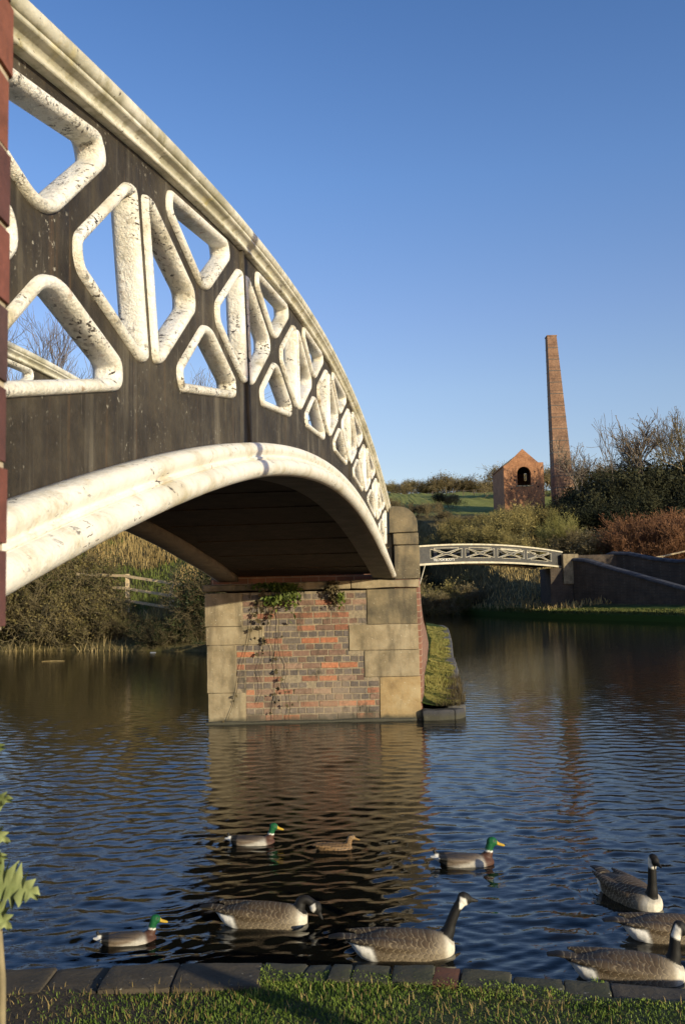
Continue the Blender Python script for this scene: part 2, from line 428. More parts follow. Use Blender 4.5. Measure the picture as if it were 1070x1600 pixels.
def mat_hill():
    m = NT('hill_ground'); p = m.pos()
    n = m.noise(p, .12, 5, .6); n2 = m.noise(p, 1.5, 5, .7)
    gr = m.ramp(n2, [(.3, (.15, .165, .035)), (.5, (.215, .225, .055)), (.7, (.28, .265, .09))])
    sc = m.ramp(n2, [(.3, (.05, .040, .018)), (.5, (.10, .082, .036)), (.75, (.17, .135, .065))])
    s = m.n('ShaderNodeSeparateXYZ'); m.l(p, s.inputs[0])
    y = m.math('ADD', s.outputs[1], m.math('MULTIPLY', m.math('SUBTRACT', n, .5), 14.0))
    f = m.math('MULTIPLY', y, 1/200)
    c = m.mix(m.ramp(f, [(.535, 0.0), (.555, 1.0)]), sc, gr)
    c = m.mix(m.ramp(f, [(.86, 0.0), (.90, .7)]), c, (.17, .15, .06))
    g = m.math('MULTIPLY', s.outputs[2], .5)
    c = m.mix(m.ramp(g, [(.37, 1.0), (.46, 0.0)]), c, (.045, .075, .014))
    m.base(c); m.rough(.95); m.b.inputs['Specular IOR Level'].default_value = .1; m.bump(n2, .6, .05)
    return m.m
M['hill'] = mat_hill()

# ------------------------------------------------------------------ camera, sun, sky
CAMZ = 2.0
def build_camera():
    p = math.atan(.092); r = rad(1.25)
    fw = Vector((0, math.cos(p), math.sin(p))); up0 = Vector((0, -math.sin(p), math.cos(p))); rt0 = Vector((1, 0, 0))
    R = rt0*math.cos(r) - up0*math.sin(r); U = rt0*math.sin(r) + up0*math.cos(r)
    cam = bpy.data.cameras.new('camera'); o = bpy.data.objects.new('camera', cam); COL.objects.link(o)
    mw = Matrix.Identity(4)
    for i in range(3):
        mw[i][0] = R[i]; mw[i][1] = U[i]; mw[i][2] = -fw[i]
    mw[2][3] = CAMZ
    o.matrix_world = mw
    cam.sensor_fit = 'VERTICAL'; cam.sensor_height = 24; cam.sensor_width = 36; cam.lens = 21.0
    cam.clip_start = .05; cam.clip_end = 5000
    cam.dof.use_dof = True; cam.dof.focus_distance = 12.0; cam.dof.aperture_fstop = 9.0
    SC.camera = o
build_camera()

SUN_AZ = math.atan2(.70, -.714)      # bearing of the sun from +Y towards +X
SUN_EL = rad(12.0)
def build_light():
    sun = bpy.data.lights.new('sun', 'SUN'); o = bpy.data.objects.new('sun', sun); COL.objects.link(o)
    d = Vector((math.sin(SUN_AZ)*math.cos(SUN_EL), math.cos(SUN_AZ)*math.cos(SUN_EL), math.sin(SUN_EL)))
    o.rotation_euler = d.to_track_quat('Z', 'Y').to_euler()
    o.location = d*60
    sun.energy = 5.0; sun.angle = rad(.53); sun.color = (1.0, .875, .61)
    w = bpy.data.worlds.new('World'); SC.world = w; w.use_nodes = True
    t = w.node_tree; bg = t.nodes['Background']
    sky = t.nodes.new('ShaderNodeTexSky'); sky.sky_type = 'NISHITA'; sky.sun_disc = False
    sky.sun_elevation = SUN_EL; sky.sun_rotation = SUN_AZ
    sky.air_density = 1.0; sky.dust_density = .35; sky.ozone_density = 2.2; sky.altitude = 100
    # crisp winter air: deeper blue overhead, paler towards the horizon all round
    tc = t.nodes.new('ShaderNodeTexCoord'); sx = t.nodes.new('ShaderNodeSeparateXYZ'); t.links.new(tc.outputs['Generated'], sx.inputs[0])
    rp = t.nodes.new('ShaderNodeValToRGB'); cr = rp.color_ramp
    stops = [(0.0, (1.32, 1.14, 1.20)), (.14, (1.34, 1.15, 1.20)), (.22, (1.39, 1.24, 1.32)), (.30, (1.30, 1.22, 1.42)), (.43, (1.08, 1.21, 1.53)), (.62, (.75, 1.0, 1.40)), (.80, (.46, .76, 1.30)), (1.0, (.42, .70, 1.25))]
    while len(cr.elements) < len(stops): cr.elements.new(.5)
    for e, (p_, c_) in zip(cr.elements, stops): e.position = p_; e.color = tuple(v/1.6 for v in c_) + (1,)
    t.links.new(sx.outputs[2], rp.inputs[0])
    vm = t.nodes.new('ShaderNodeVectorMath'); vm.operation = 'SCALE'; vm.inputs[3].default_value = 1.6; t.links.new(rp.outputs[0], vm.inputs[0])
    tint = t.nodes.new('ShaderNodeMix'); tint.data_type = 'RGBA'; tint.blend_type = 'MULTIPLY'; tint.inputs[0].default_value = 1.0
    t.links.new(vm.outputs[0], tint.inputs[7])
    t.links.new(sky.outputs[0], tint.inputs[6]); t.links.new(tint.outputs[2], bg.inputs[0]); bg.inputs[1].default_value = .125
    SC.view_settings.view_transform = 'Standard'; SC.view_settings.look = 'None'
    SC.view_settings.exposure = .22; SC.view_settings.gamma = 1
build_light()

# ------------------------------------------------------------------ water
BIRDS = [(.275, 5.2, .66, .05), (-.545, 5.72, .62, -.03), (1.80, 6.02, .62, -1.08), (1.83, 5.36, .62, 0), (1.41, 4.83, .64, -.1), (-1.30, 5.46, .42, .24), (-.78, 7.5, .46, .03), (-.10, 7.28, .4, .03), (.86, 6.83, .46, .03)]
def build_water():
    rows = 1050; cols = 460
    ys = 3.7*np.exp(np.linspace(0, math.log(190/3.7), rows))
    u = np.linspace(-1, 1, cols)
    Y = np.repeat(ys[:, None], cols, 1); X = u[None, :]*(2.5 + Y*.52)
    Z = np.zeros_like(X); r = np.random.default_rng(5)
    step = Y*(math.log(190/3.7)/rows)
    # calmer and more ruffled areas
    gust = .75 + .35*fbm(X*.35, Y*.18, 3, 3)
    for i in range(72):
        lam = .062*10**(r.uniform(0, .74)); k = 2*PI/lam
        a = r.normal(0, .55) + .08
        amp = .0036*lam**.85*r.uniform(.6, 1.2)
        fade = np.clip((lam - 2.2*step)/(2.5*step), 0, 1)
        ph = k*(X*math.sin(a) + Y*math.cos(a)) + r.uniform(0, 6.28) + .8*np.sin(.9*X + r.uniform(0, 6)) + .6*np.sin(.6*Y + r.uniform(0, 6))
        Z += amp*fade*np.sin(ph)
    Z *= .72*gust/(1 + np.clip((Y-11)/15, 0, None)**1.2)
    for bx, by, L, yaw in BIRDS:
        c, s_ = math.cos(yaw), math.sin(yaw); dx = X-bx; dy = Y-by
        fx = dx*c + dy*s_; fy = -dx*s_ + dy*c                      # along and across the bird
        rr = np.hypot(np.maximum(np.abs(fx)-L*.28, 0), fy)
        Z += .0038*np.sin(rr*2*PI/.105 - 1.0)*np.exp(-np.maximum(rr-.08, 0)/.22)*(rr < 1.6)
        vee = np.abs(fy) - .32*(L*.5-fx); back = np.clip((L*.5-fx)/.3, 0, 1)*np.exp(-np.clip(L*.5-fx, 0, None)/.7)
        Z += .006*back*np.exp(-(vee/.045)**2)
    V = np.stack([X, Y, Z], -1).reshape(-1, 3)
    i = np.arange(rows*cols).reshape(rows, cols)
    F = np.stack([i[:-1, :-1], i[:-1, 1:], i[1:, 1:], i[1:, :-1]], -1).reshape(-1, 4)
    o = add('canal_water', mesh_np('canal_water', V, F, True), M['water'])
    tag(o, 'dark rippled canal water reflecting the blue sky', None, None, 'structure')
build_water()

# ------------------------------------------------------------------ terrain strips
def strip(name, line, prof, mat, nseg=120, dmax=200, rows=70, direction=(0, 1), rough=.2, seed=1, label=None, power=2.2, hill=None):
    """land behind a waterline polyline; prof = (d, z) points of its height going inland"""
    line = np.array(line, float)
    L = np.concatenate([[0], np.cumsum(np.hypot(*np.diff(line, axis=0).T))])
    t = np.linspace(0, L[-1], nseg)
    bx = np.interp(t, L, line[:, 0]); by = np.interp(t, L, line[:, 1])
    d = dmax*np.linspace(0, 1, rows)**power
    X = bx[:, None] + direction[0]*d[None, :]; Y = by[:, None] + direction[1]*d[None, :]
    pz = np.interp(d, [p[0] for p in prof], [p[1] for p in prof])
    Z = pz[None, :] + (np.interp(Y, [p[0] for p in hill], [p[1] for p in hill])*np.clip((d-4)/8, 0, 1)[None, :] if hill else 0) + rough*fbm(X*.5, Y*.5, seed, 4)*np.clip(d/4, 0, 1)[None, :]*(1 + d[None, :]*.012)
    Z += .05*fbm(X*3, Y*3, seed+4, 3)*np.clip(d*3, 0, 1)[None, :]
    V = np.stack([X, Y, Z], -1).reshape(-1, 3)
    i = np.arange(nseg*rows).reshape(nseg, rows)
    F = np.stack([i[:-1, :-1], i[1:, :-1], i[1:, 1:], i[:-1, 1:]], -1).reshape(-1, 4)
    o = add(name, mesh_np(name, V, F, True), mat)
    tag(o, label, None, None, 'structure')
    def height(x, y):
        best = None
        yy = np.interp(x, bx, by) if direction[0] == 0 else 0
        dd = max(0, y - yy)
        hz = float(np.interp(y, [p[0] for p in hill], [p[1] for p in hill]))*min(1, max(0, (dd-4)/8)) if hill else 0
        return float(hz + np.interp(dd, [p[0] for p in prof], [p[1] for p in prof]) + rough*fbm(np.array(x*.5), np.array(y*.5), seed, 4)*min(1, dd/4)*(1+dd*.012))
    return o, height

FARLINE = [(-40, 112), (0, 106), (8.7, 90), (11.5, 75), (14.3, 62.8), (16.8, 56.8), (19.3, 50.8), (26, 41), (60, 26)]
FARPROF = [(0, -.35), (.02, .36), (.5, .48), (6, .62), (900, .7)]
FARHILL = [(0, 0), (70, .3), (76, 2.2), (84, 4.6), (92, 7.2), (100, 9.2), (110, 11.0), (118, 12.0), (150, 17.2), (180, 21.4), (190, 21.8), (1000, 28)]
far_o, far_h = strip('hillside', FARLINE, FARPROF, M['hill'], 200, 900, 110, seed=3, rough=.13, label='grassy hillside rising behind the far canal bank', power=3, hill=FARHILL)
LEFTLINE = [(-70, 46), (-30, 38.5), (-14, 36.6), (-11.4, 36.4), (-9, 35.2), (-7.2, 34.3), (-5.6, 33.5), (-4.6, 33)]
LEFTPROF = [(0, -.4), (.05, .15), (1.2, .55), (3.2, 1.5), (6, 2.3), (10, 4.2), (16, 6.2), (30, 8), (60, 10), (300, 22)]
left_o, left_h = strip('left_bank', LEFTLINE, LEFTPROF, M['scrub'], 150, 300, 80, seed=8, rough=.18, label='scrubby bank with dry grass on the far side of the left arm')

# peninsula behind the pier: towpath ramp, grass verge with kerb
def build_peninsula():
    st = [  # Y, left edge X, wall foot X, verge edge X
        (14.42, -2.12, 1.24, 1.72), (14.7, -2.14, 1.22, 1.88), (16, -2.4, 1.36, 1.98), (18.8, -2.9, 1.62, 2.30), (22, -3.2, 1.98, 2.68), (26.6, -3.8, 2.48, 3.12), (33, -4.6, 3.1, 3.86), (39, -4.9, 3.5, 4.50), (46, -5, 4.0, 5.2), (50, -5, 4.2, 5.35), (54, -5, 4.2, 5.0), (57, -5, 3.6, 4.4)]
    st = np.array(st)
    ys = np.linspace(14.42, 57, 100)
    lx, wx, vx = [np.interp(ys, st[:, 0], st[:, k]) for k in (1, 2, 3)]
    def grid(x0, x1, zf, name, mat, label, n=14):
        u = np.linspace(0, 1, n)
        X = x0[:, None]*(1-u) + x1[:, None]*u; Y = np.repeat(ys[:, None], n, 1); Z = zf(X, Y, np.repeat(u[None], len(ys), 0))
        V = np.stack([X, Y, Z], -1).reshape(-1, 3); i = np.arange(len(ys)*n).reshape(len(ys), n)
        F = np.stack([i[:-1, :-1], i[:-1, 1:], i[1:, 1:], i[1:, :-1]], -1).reshape(-1, 4)
        o = add(name, mesh_np(name, V, F, True), mat); tag(o, label, None, None, 'structure'); return o
    def zr(X, Y, u):
        z = np.interp(Y, [14.6, 18, 30, 36, 57], [2.1, 2.0, .75, .5, .5])
        edge = np.minimum(1, np.minimum(u*30, 99))
        return np.where(u < .03, -.3, z)
    grid(lx, wx-.1, zr, 'towpath', M['soil'], 'earth towpath ramp behind the brick pier')
    def zv(X, Y, u):
        return .20 + .045*fbm(X*5, Y*5, 5, 3) + .16*(1-u)**1.5
    grid(wx-.2, vx-.12, zv, 'grass_verge', M['grassg'], 'narrow grass verge beside the pier wall')
    return ys, lx, wx, vx, st
PEN = build_peninsula()

# ------------------------------------------------------------------ the near iron bridge
BETA = .125635; Q = 1.10366; S0 = 7.74086
Uv = np.array([math.sin(BETA), math.cos(BETA), 0]); Nv = np.array([math.cos(BETA), -math.sin(BETA), 0])
def poly(c, t): return sum(ci*t**i for i, ci in enumerate(c))
cR = (4.203, .01174, -.0191, -8.6e-5, 6e-6); cT = (3.119, .028, -.02182, 1.54e-4, 1.7e-5)
Rt = lambda t: poly(cR, t)
Tt = lambda t: poly(cT, t)
def ribd(t): return np.interp(t, [-6.5, -3, 0, 3, 4.6, 6.75], [.19, .19, .22, .26, .26, .17])
W_BR = 2.62
def BP(t, z, e, off=0.0):
    t = np.asarray(t, float); e = np.asarray(e, float); z = np.asarray(z, float)
    out = Nv*(e - Q - off)[..., None] + Uv*(t + S0)[..., None]
    out[..., 2] = z
    return out
def frame_at(t):
    c = Tt(t) + .528*(Rt(t)-Tt(t)); h = 1e-3
    c2 = Tt(t+h) + .528*(Rt(t+h)-Tt(t+h)); sl = (c2-c)/h
    n = math.sqrt(1+sl*sl)
    return c, 1/n, sl/n
def local(tn, a, v):
    """panel coordinates: a along the arch from node tn, v square to it"""
    _, cs, _ = frame_at(tn)
    t = tn + a*cs
    c, cs, sn = frame_at(t)
    k = ((Rt(t)-Tt(t))/1.30)**.6
    return t - v*k*sn, c + v*k*cs

def round_poly(P, r=.05, n=4):
    P = [np.array(p, float) for p in P]; out = []
    m = len(P)
    for i in range(m):
        a, b, c = P[i-1], P[i], P[(i+1) % m]
        d1 = a-b; d2 = c-b; l1 = np.linalg.norm(d1); l2 = np.linalg.norm(d2)
        rr = min(r, .45*l1, .45*l2)
        p0 = b + d1/l1*rr; p1 = b + d2/l2*rr
        for k in range(n+1):
            s = k/n
            out.append((1-s)**2*p0 + 2*s*(1-s)*b + s*s*p1)
    # drop duplicates, then even out long edges
    res = []
    for i, p in enumerate(out):
        if not res or np.linalg.norm(p-res[-1]) > 1e-4: res.append(p)
    if np.linalg.norm(res[0]-res[-1]) < 1e-4: res.pop()
    fin = []
    for i in range(len(res)):
        a = res[i]; b = res[(i+1) % len(res)]; L = np.linalg.norm(b-a); k = max(1, int(L/.08))
        for j in range(k): fin.append(a + (b-a)*j/k)
    return np.array(fin)

def inset(P, w):
    """move closed CCW polygon inwards by w"""
    n = len(P); prv = np.roll(P, 1, 0); nxt = np.roll(P, -1, 0)
    e1 = P-prv; e2 = nxt-P
    e1 /= np.linalg.norm(e1, axis=1)[:, None]; e2 /= np.linalg.norm(e2, axis=1)[:, None]
    n1 = np.stack([-e1[:, 1], e1[:, 0]], 1); n2 = np.stack([-e2[:, 1], e2[:, 0]], 1)
    b = n1+n2; b /= np.linalg.norm(b, axis=1)[:, None]
    c = np.clip((b*n1).sum(1), .6, 1)
    return P + b*(w/c)[:, None]

TOP = [(-.45, .43), (-.48, .33), (-.06, .09), (.06, .09), (.49, .33), (.46, .43)]
BOT = [(-.45, -.41), (.47, -.41), (.49, -.31), (.06, -.085), (-.06, -.085), (-.48, -.31)]
DIR = [(.19, .055), (.19, -.045), (.685, -.305), (.764, -.305), (.764, .33), (.685, .33)]
DIL = [(-a, v) for a, v in reversed(DIR)]
NODES = [-5.455 + 1.579*i for i in range(8)]
def ccw(P):
    a = 0
    for i in range(len(P)): a += P[i-1][0]*P[i][1]-P[i][0]*P[i-1][1]
    return P if a > 0 else P[::-1]
def openings():
    out = []
    for tn in NODES:
        for nm, pl in (('t', TOP), ('b', BOT), ('l', DIL), ('r', DIR)):
            pts = [local(tn, a, v) for a, v in pl]
            if max(p[0] for p in pts) > 6.6: continue
            out.append((tn, ccw(round_poly(pts, .055 if nm in 'tb' else .05))))
    return out
OPEN = openings()
T0, T1 = -6.75, 6.62
def plate_mesh(off, name, parent):
    ts = np.linspace(T0, T1, 90)
    outer = [(t, Tt(t)-.05) for t in ts] + [(t, Rt(t)-.06) for t in ts[::-1]]
    verts = [Vector(p) for p in outer]; edges = [(i, (i+1) % len(outer)) for i in range(len(outer))]
    holes = []
    for _, P in OPEN:
        P = inset(P, .012)
        n = len(verts); verts += [Vector(p) for p in P]; edges += [(n+i, n+(i+1) % len(P)) for i in range(len(P))]
        holes.append((P, P.min(0), P.max(0)))
    vo, eo, fo, *_ = delaunay_2d_cdt(verts, edges, [], 1, 1e-5)
    def inside(P, x, y):
        c = False; j = len(P)-1
        for i in range(len(P)):
            if (P[i][1] > y) != (P[j][1] > y) and x < (P[j][0]-P[i][0])*(y-P[i][1])/(P[j][1]-P[i][1])+P[i][0]: c = not c
            j = i
        return c
    faces = []
    for f in fo:
        x = sum(vo[i][0] for i in f)/3; y = sum(vo[i][1] for i in f)/3
        if any(lo[0] <= x <= hi[0] and lo[1] <= y <= hi[1] and inside(P, x, y) for P, lo, hi in holes): continue
        faces.append(tuple(f))
    a = np.array([[v[0], v[1]] for v in vo])
    V1 = BP(a[:, 0], a[:, 1], np.zeros(len(a)), off); V2 = BP(a[:, 0], a[:, 1], np.full(len(a), -.060), off)
    n = len(a)
    F = faces + [tuple(n+i for i in reversed(f)) for f in faces]
    o = mobj(name, np.concatenate([V1, V2]), F, M['black'], parent)
    return fix_normals(o)
FR_PROF = [(-.004, -.002), (.000, .014), (.010, .024), (.024, .027), (.038, .020), (.047, .006), (.050, -.010), (.050, -.050), (.044, -.066), (.024, -.080), (.006, -.076), (-.004, -.060)]
def frame_mesh(P, off, parent, jag=0):
    n = len(P); k = len(FR_PROF); rows = []
    for w, e in FR_PROF:
        p = inset(P, w*.80); e = e*.85 if e > 0 else e; rows.append(BP(p[:, 0], p[:, 1], np.full(n, e), off))
    V = np.stack(rows, 1).reshape(-1, 3)
    F = []
    for i in range(n):
        j = (i+1) % n
        for a in range(k):
            b = (a+1) % k
            F.append((i*k+a, i*k+b, j*k+b, j*k+a))
    o = mobj('opening_frame', V, F, M['white'], parent, True)
    return fix_normals(o)
def sweep(name, prof, t0, t1, n, curve, parent, mats, off=0.0, mirror=False, midx=None, depth=None):
    """prof: (v downwards from the curve, e outwards) closed loop, swept along the arch"""
    ts = np.linspace(t0, t1, n); k = len(prof); V = []
    for t in ts:
        sl = (curve(t+1e-3)-curve(t-1e-3))/2e-3; L = math.sqrt(1+sl*sl)
        sc = 1.0 if depth is None else depth(t)
        for v, e in prof:
            v = v*sc
            tt = t + v*sl/L; z = curve(t) - v/L
            V.append(BP(tt, z, (-e-.0 if mirror else e), off))
    V = np.array(V); F = []; mi = []
    for i in range(n-1):
        for a in range(k):
            b = (a+1) % k
            F.append((i*k+a, i*k+b, (i+1)*k+b, (i+1)*k+a)); mi.append(0 if midx is None else midx[a])
    F.append(tuple(range(k))); F.append(tuple((n-1)*k+a for a in reversed(range(k)))); mi += [0, 0]
    o = mobj(name, V, F, mats, parent, True)
    o.data.polygons.foreach_set('material_index', np.array(mi, dtype=np.int32))
    fix_normals(o)
    return o
def arc(cv, ce, r, a0, a1, n):
    return [(cv - r*math.sin(rad(a0+(a1-a0)*i/n)), ce + r*math.cos(rad(a0+(a1-a0)*i/n))) for i in range(n+1)]
RAIL = [(.0, -.09), (-.002, .0)] + arc(.030, .045, .030, 95, -60, 8) + [(.056, .050), (.058, .060), (.070, .061), (.073, .050)] + [(.080, .036), (.090, .027), (.100, .024), (.104, .034), (.116, .034), (.119, .002), (.119, -.09)]
# rib: upper ovolo, fillet, big lower bead, then the broad flat underside
RIB = [(.0, -.02), (.0, .03)] + arc(.045, .045, .045, 90, -40, 6) + [(.088, .074), (.090, .088), (.104, .089), (.107, .078)] + arc(.158, .075, .055, 70, -78, 9) + [(.216, .070), (.216, -.24), (.10, -.24), (.10, -.02)]
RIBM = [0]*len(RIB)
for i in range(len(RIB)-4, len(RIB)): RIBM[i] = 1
def build_bridge():
    base = np.array([.3, 7.7, 0.0])
    br = empty('iron_bridge', tuple(base), 'arched cast iron footbridge with black plates and peeling white lattice, sweeping overhead in the foreground', 'bridge')
    for off in (0.0, W_BR):
        plate_mesh(off, 'parapet_plate', br)
        for tn, P in OPEN: frame_mesh(P, off, br)
        sweep('handrail', RAIL, T0, 6.68, 120, Rt, br, [M['rail']], off)
    dp = lambda t: ribd(t)/.216
    sweep('arch_rib', RIB, T0, 6.72, 110, Tt, br, [M['ribwhite'], M['soffit']], 0.0, False, RIBM, dp)
    sweep('arch_rib', RIB, T0, 6.72, 110, Tt, br, [M['ribwhite'], M['soffit']], W_BR+.085, True, RIBM, dp)
    # deck plates with cross ribs seen from below
    ts = np.linspace(T0, 6.72, 60); V = []; F = []
    for t in ts:
        z = Tt(t) - ribd(t)
        for e, dz in ((-.2, .09), (-W_BR+.1, .09), (-W_BR+.1, .26), (-.2, .26)): V.append(BP(t, z+dz, e))
    for i in range(59):
        for a in range(4):
            b = (a+1) % 4; F.append((i*4+a, i*4+b, (i+1)*4+b, (i+1)*4+a))
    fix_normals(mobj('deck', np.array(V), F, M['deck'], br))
    for t in np.arange(-6, 6.6, 1.1):
        z = Tt(t) - ribd(t)
        pts = [BP(t+d, z+h, e) for e in (-.25, -W_BR+.3) for d, h in ((-.03, .10), (.03, .10), (.03, .08), (-.03, .08))]
        F = [(0,1,2,3), (7,6,5,4)] + [(a, (a+1) % 4, 4+(a+1) % 4, 4+a) for a in range(4)]
        fix_normals(mobj('cross_beam', np.array(pts), F, M['deck'], br))
    # added raised strips; the first stands in for a shadow stripe
    for tn in (NODES[1]+.79, NODES[4]+.79):
        V = []; 
        for tt in np.linspace(0, 1, 12):
            t = tn; z = Tt(t)-.02 + tt*((Rt(t)-.115)-(Tt(t)-.02))
            _, cs, sn = frame_at(t); zz = z
            tx = t - (z-(Tt(t)+.515*(Rt(t)-Tt(t))))*sn/cs
            for d, e in ((-.022, -.005), (-.018, .016), (-.004, .016), (-.003, -.004), (.003, -.004), (.004, .016), (.018, .016), (.022, -.005)):
                V.append(BP(tx+d, zz, e))
        F = [(i*8+a, i*8+a+1, (i+1)*8+a+1, (i+1)*8+a) for i in range(11) for a in range(7)]
        mobj('added_strip', np.array(V), F, M['black'], br)
    # hand-scratched letters on the lower bead
    def strokes(t0, chars, h, parent):
        v = []
        mb = MB()
        glyph = {'L': [[(0, 1), (0, 0), (.5, 0)]], 'F': [[(0, 0), (.1, 1), (.55, 1)], [(.05, .5), (.4, .55)]], 'J': [[(.5, 1), (.4, .1), (.1, 0), (0, .2)]], 'C': [[(.6, .9), (.2, 1), (0, .5), (.2, 0), (.6, .1)]]}
        x = 0
        for ch in chars:
            for s in glyph[ch]:
                pts = []
                for gx, gy in s:
                    t = t0 + (x+gx)*h*.8
                    sl = (Tt(t+.01)-Tt(t-.01))/.02; L = math.sqrt(1+sl*sl)
                    vv = (.158 + .02 - gy*.05)*ribd(t)/.216
                    dv = (vv*.216/ribd(t)-.158)
                    e = .075 + math.sqrt(max(0, .055**2-dv*dv)) - .0005
                    pts.append(BP(t+vv*sl/L, Tt(t)-vv/L, e))
                mb.tube(pts, [.0016]*len(pts), 5)
            x += .95
        mb.obj('scratched_letters', M['scratch'], parent)
    strokes(-5.52, 'LFL', .055, br)
    strokes(-5.14, 'JC', .05, br)
    return br
build_bridge()

# ------------------------------------------------------------------ brick pier
def brick_mesh(regs, y, z0, nrow, rh, rng, cols_h, cols_s, sl=.292, joint=.013, depth=.06, jit=.003, english=True):
    """regs(row)->(xl,xr): bricks on the plane y facing -Y; returns verts, faces, per-face colours"""
    V = []; F = []; C = []
    for r in range(nrow):
        xl, xr = regs(r)
        if xr-xl < .05: continue
        head = english and r % 2 == 1
        x = xl; first = True
        while x < xr-.02:
            w = (sl-joint)/2 if head else sl
            if first and not head: w *= rng.choice([.5, .75, 1.0])
            w *= rng.uniform(.94, 1.06); first = False
            x1 = min(x+w, xr)
            if xr-x1 < .05: x1 = xr
            za = z0+r*rh+joint/2; zb = z0+(r+1)*rh-joint/2
            d = rng.normal(0, jit); n = len(V)
            tl, tr = rng.normal(0, .0025, 2)
            b = .006
            xa, xb = x+joint/2, x1-joint/2
            yf = y+d
            V += [(xa, yf+.012, za+tl), (xb, yf+.012, za+tr), (xb, yf+.012, zb+tr), (xa, yf+.012, zb+tl),
                  (xa+b, yf, za+b+tl), (xb-b, yf, za+b+tr), (xb-b, yf, zb-b+tr), (xa+b, yf, zb-b+tl),
                  (xa, y+depth, za), (xb, y+depth, za), (xb, y+depth, zb), (xa, y+depth, zb)]
            F += [tuple(n+i for i in q) for q in ((4,5,6,7), (0,1,5,4), (1,2,6,5), (2,3,7,6), (3,0,4,7), (0,8,9,1), (1,9,10,2), (2,10,11,3), (3,11,8,0))]
            pal = cols_h if head else cols_s
            c = np.array(pal[rng.integers(len(pal))])*rng.uniform(.8, 1.2)
            C += [c]*9
            x = x1
    return V, F, np.array(C)
RED = (.25, .108, .064); ORA = (.36, .14, .070); BRN = (.165, .10, .072); BLU = (.112, .094, .084); GRY = (.14, .115, .095); PNK = (.27, .175, .125)
def rough_block(name, x0, x1, y0, y1, z0, z1, mat, parent, rng, amp=.008, seg=.09, origin=None, round_r=.012, fine=1.0):
    """a dressed stone: subdivided, slightly uneven box with worn arrises"""
    bm = bmesh.new()
    bmesh.ops.create_cube(bm, size=1)
    for v in bm.verts: v.co = Vector((x0+(v.co.x+.5)*(x1-x0), y0+(v.co.y+.5)*(y1-y0), z0+(v.co.z+.5)*(z1-z0)))
    bmesh.ops.bevel(bm, geom=list(bm.edges), offset=round_r, segments=2, affect='EDGES')
    for ax in range(3):
        lo = (x0, y0, z0)[ax]; hi = (x1, y1, z1)[ax]; n = int((hi-lo)/seg)
        for i in range(1, n):
            co = [0, 0, 0]; co[ax] = lo+(hi-lo)*i/n; no = [0, 0, 0]; no[ax] = 1
            bmesh.ops.bisect_plane(bm, geom=list(bm.verts)+list(bm.edges)+list(bm.faces), plane_co=co, plane_no=no)
    s = rng.uniform(0, 100)
    V = np.array([v.co for v in bm.verts]); a = fbm(V[:, 0]*6*fine+s, V[:, 2]*6*fine+V[:, 1]*5*fine, int(s), 4)
    c = V.mean(0)
    bm.normal_update()
    for v, k in zip(bm.verts, a): v.co += v.normal*float(k)*amp
    me = bpy.data.meshes.new(name)
    org = np.array(parent.location) if parent is not None else (np.array(origin) if origin is not None else np.zeros(3))
    for v in bm.verts: v.co -= Vector(org)
    bm.to_mesh(me); bm.free()
    me.polygons.foreach_set('use_smooth', np.ones(len(me.polygons), dtype=bool))
    ob = add(name, me, mat, parent, tuple(org) if parent is None else None)
    wn = ob.modifiers.new('weighted', 'WEIGHTED_NORMAL'); wn.keep_sharp = False
    return ob

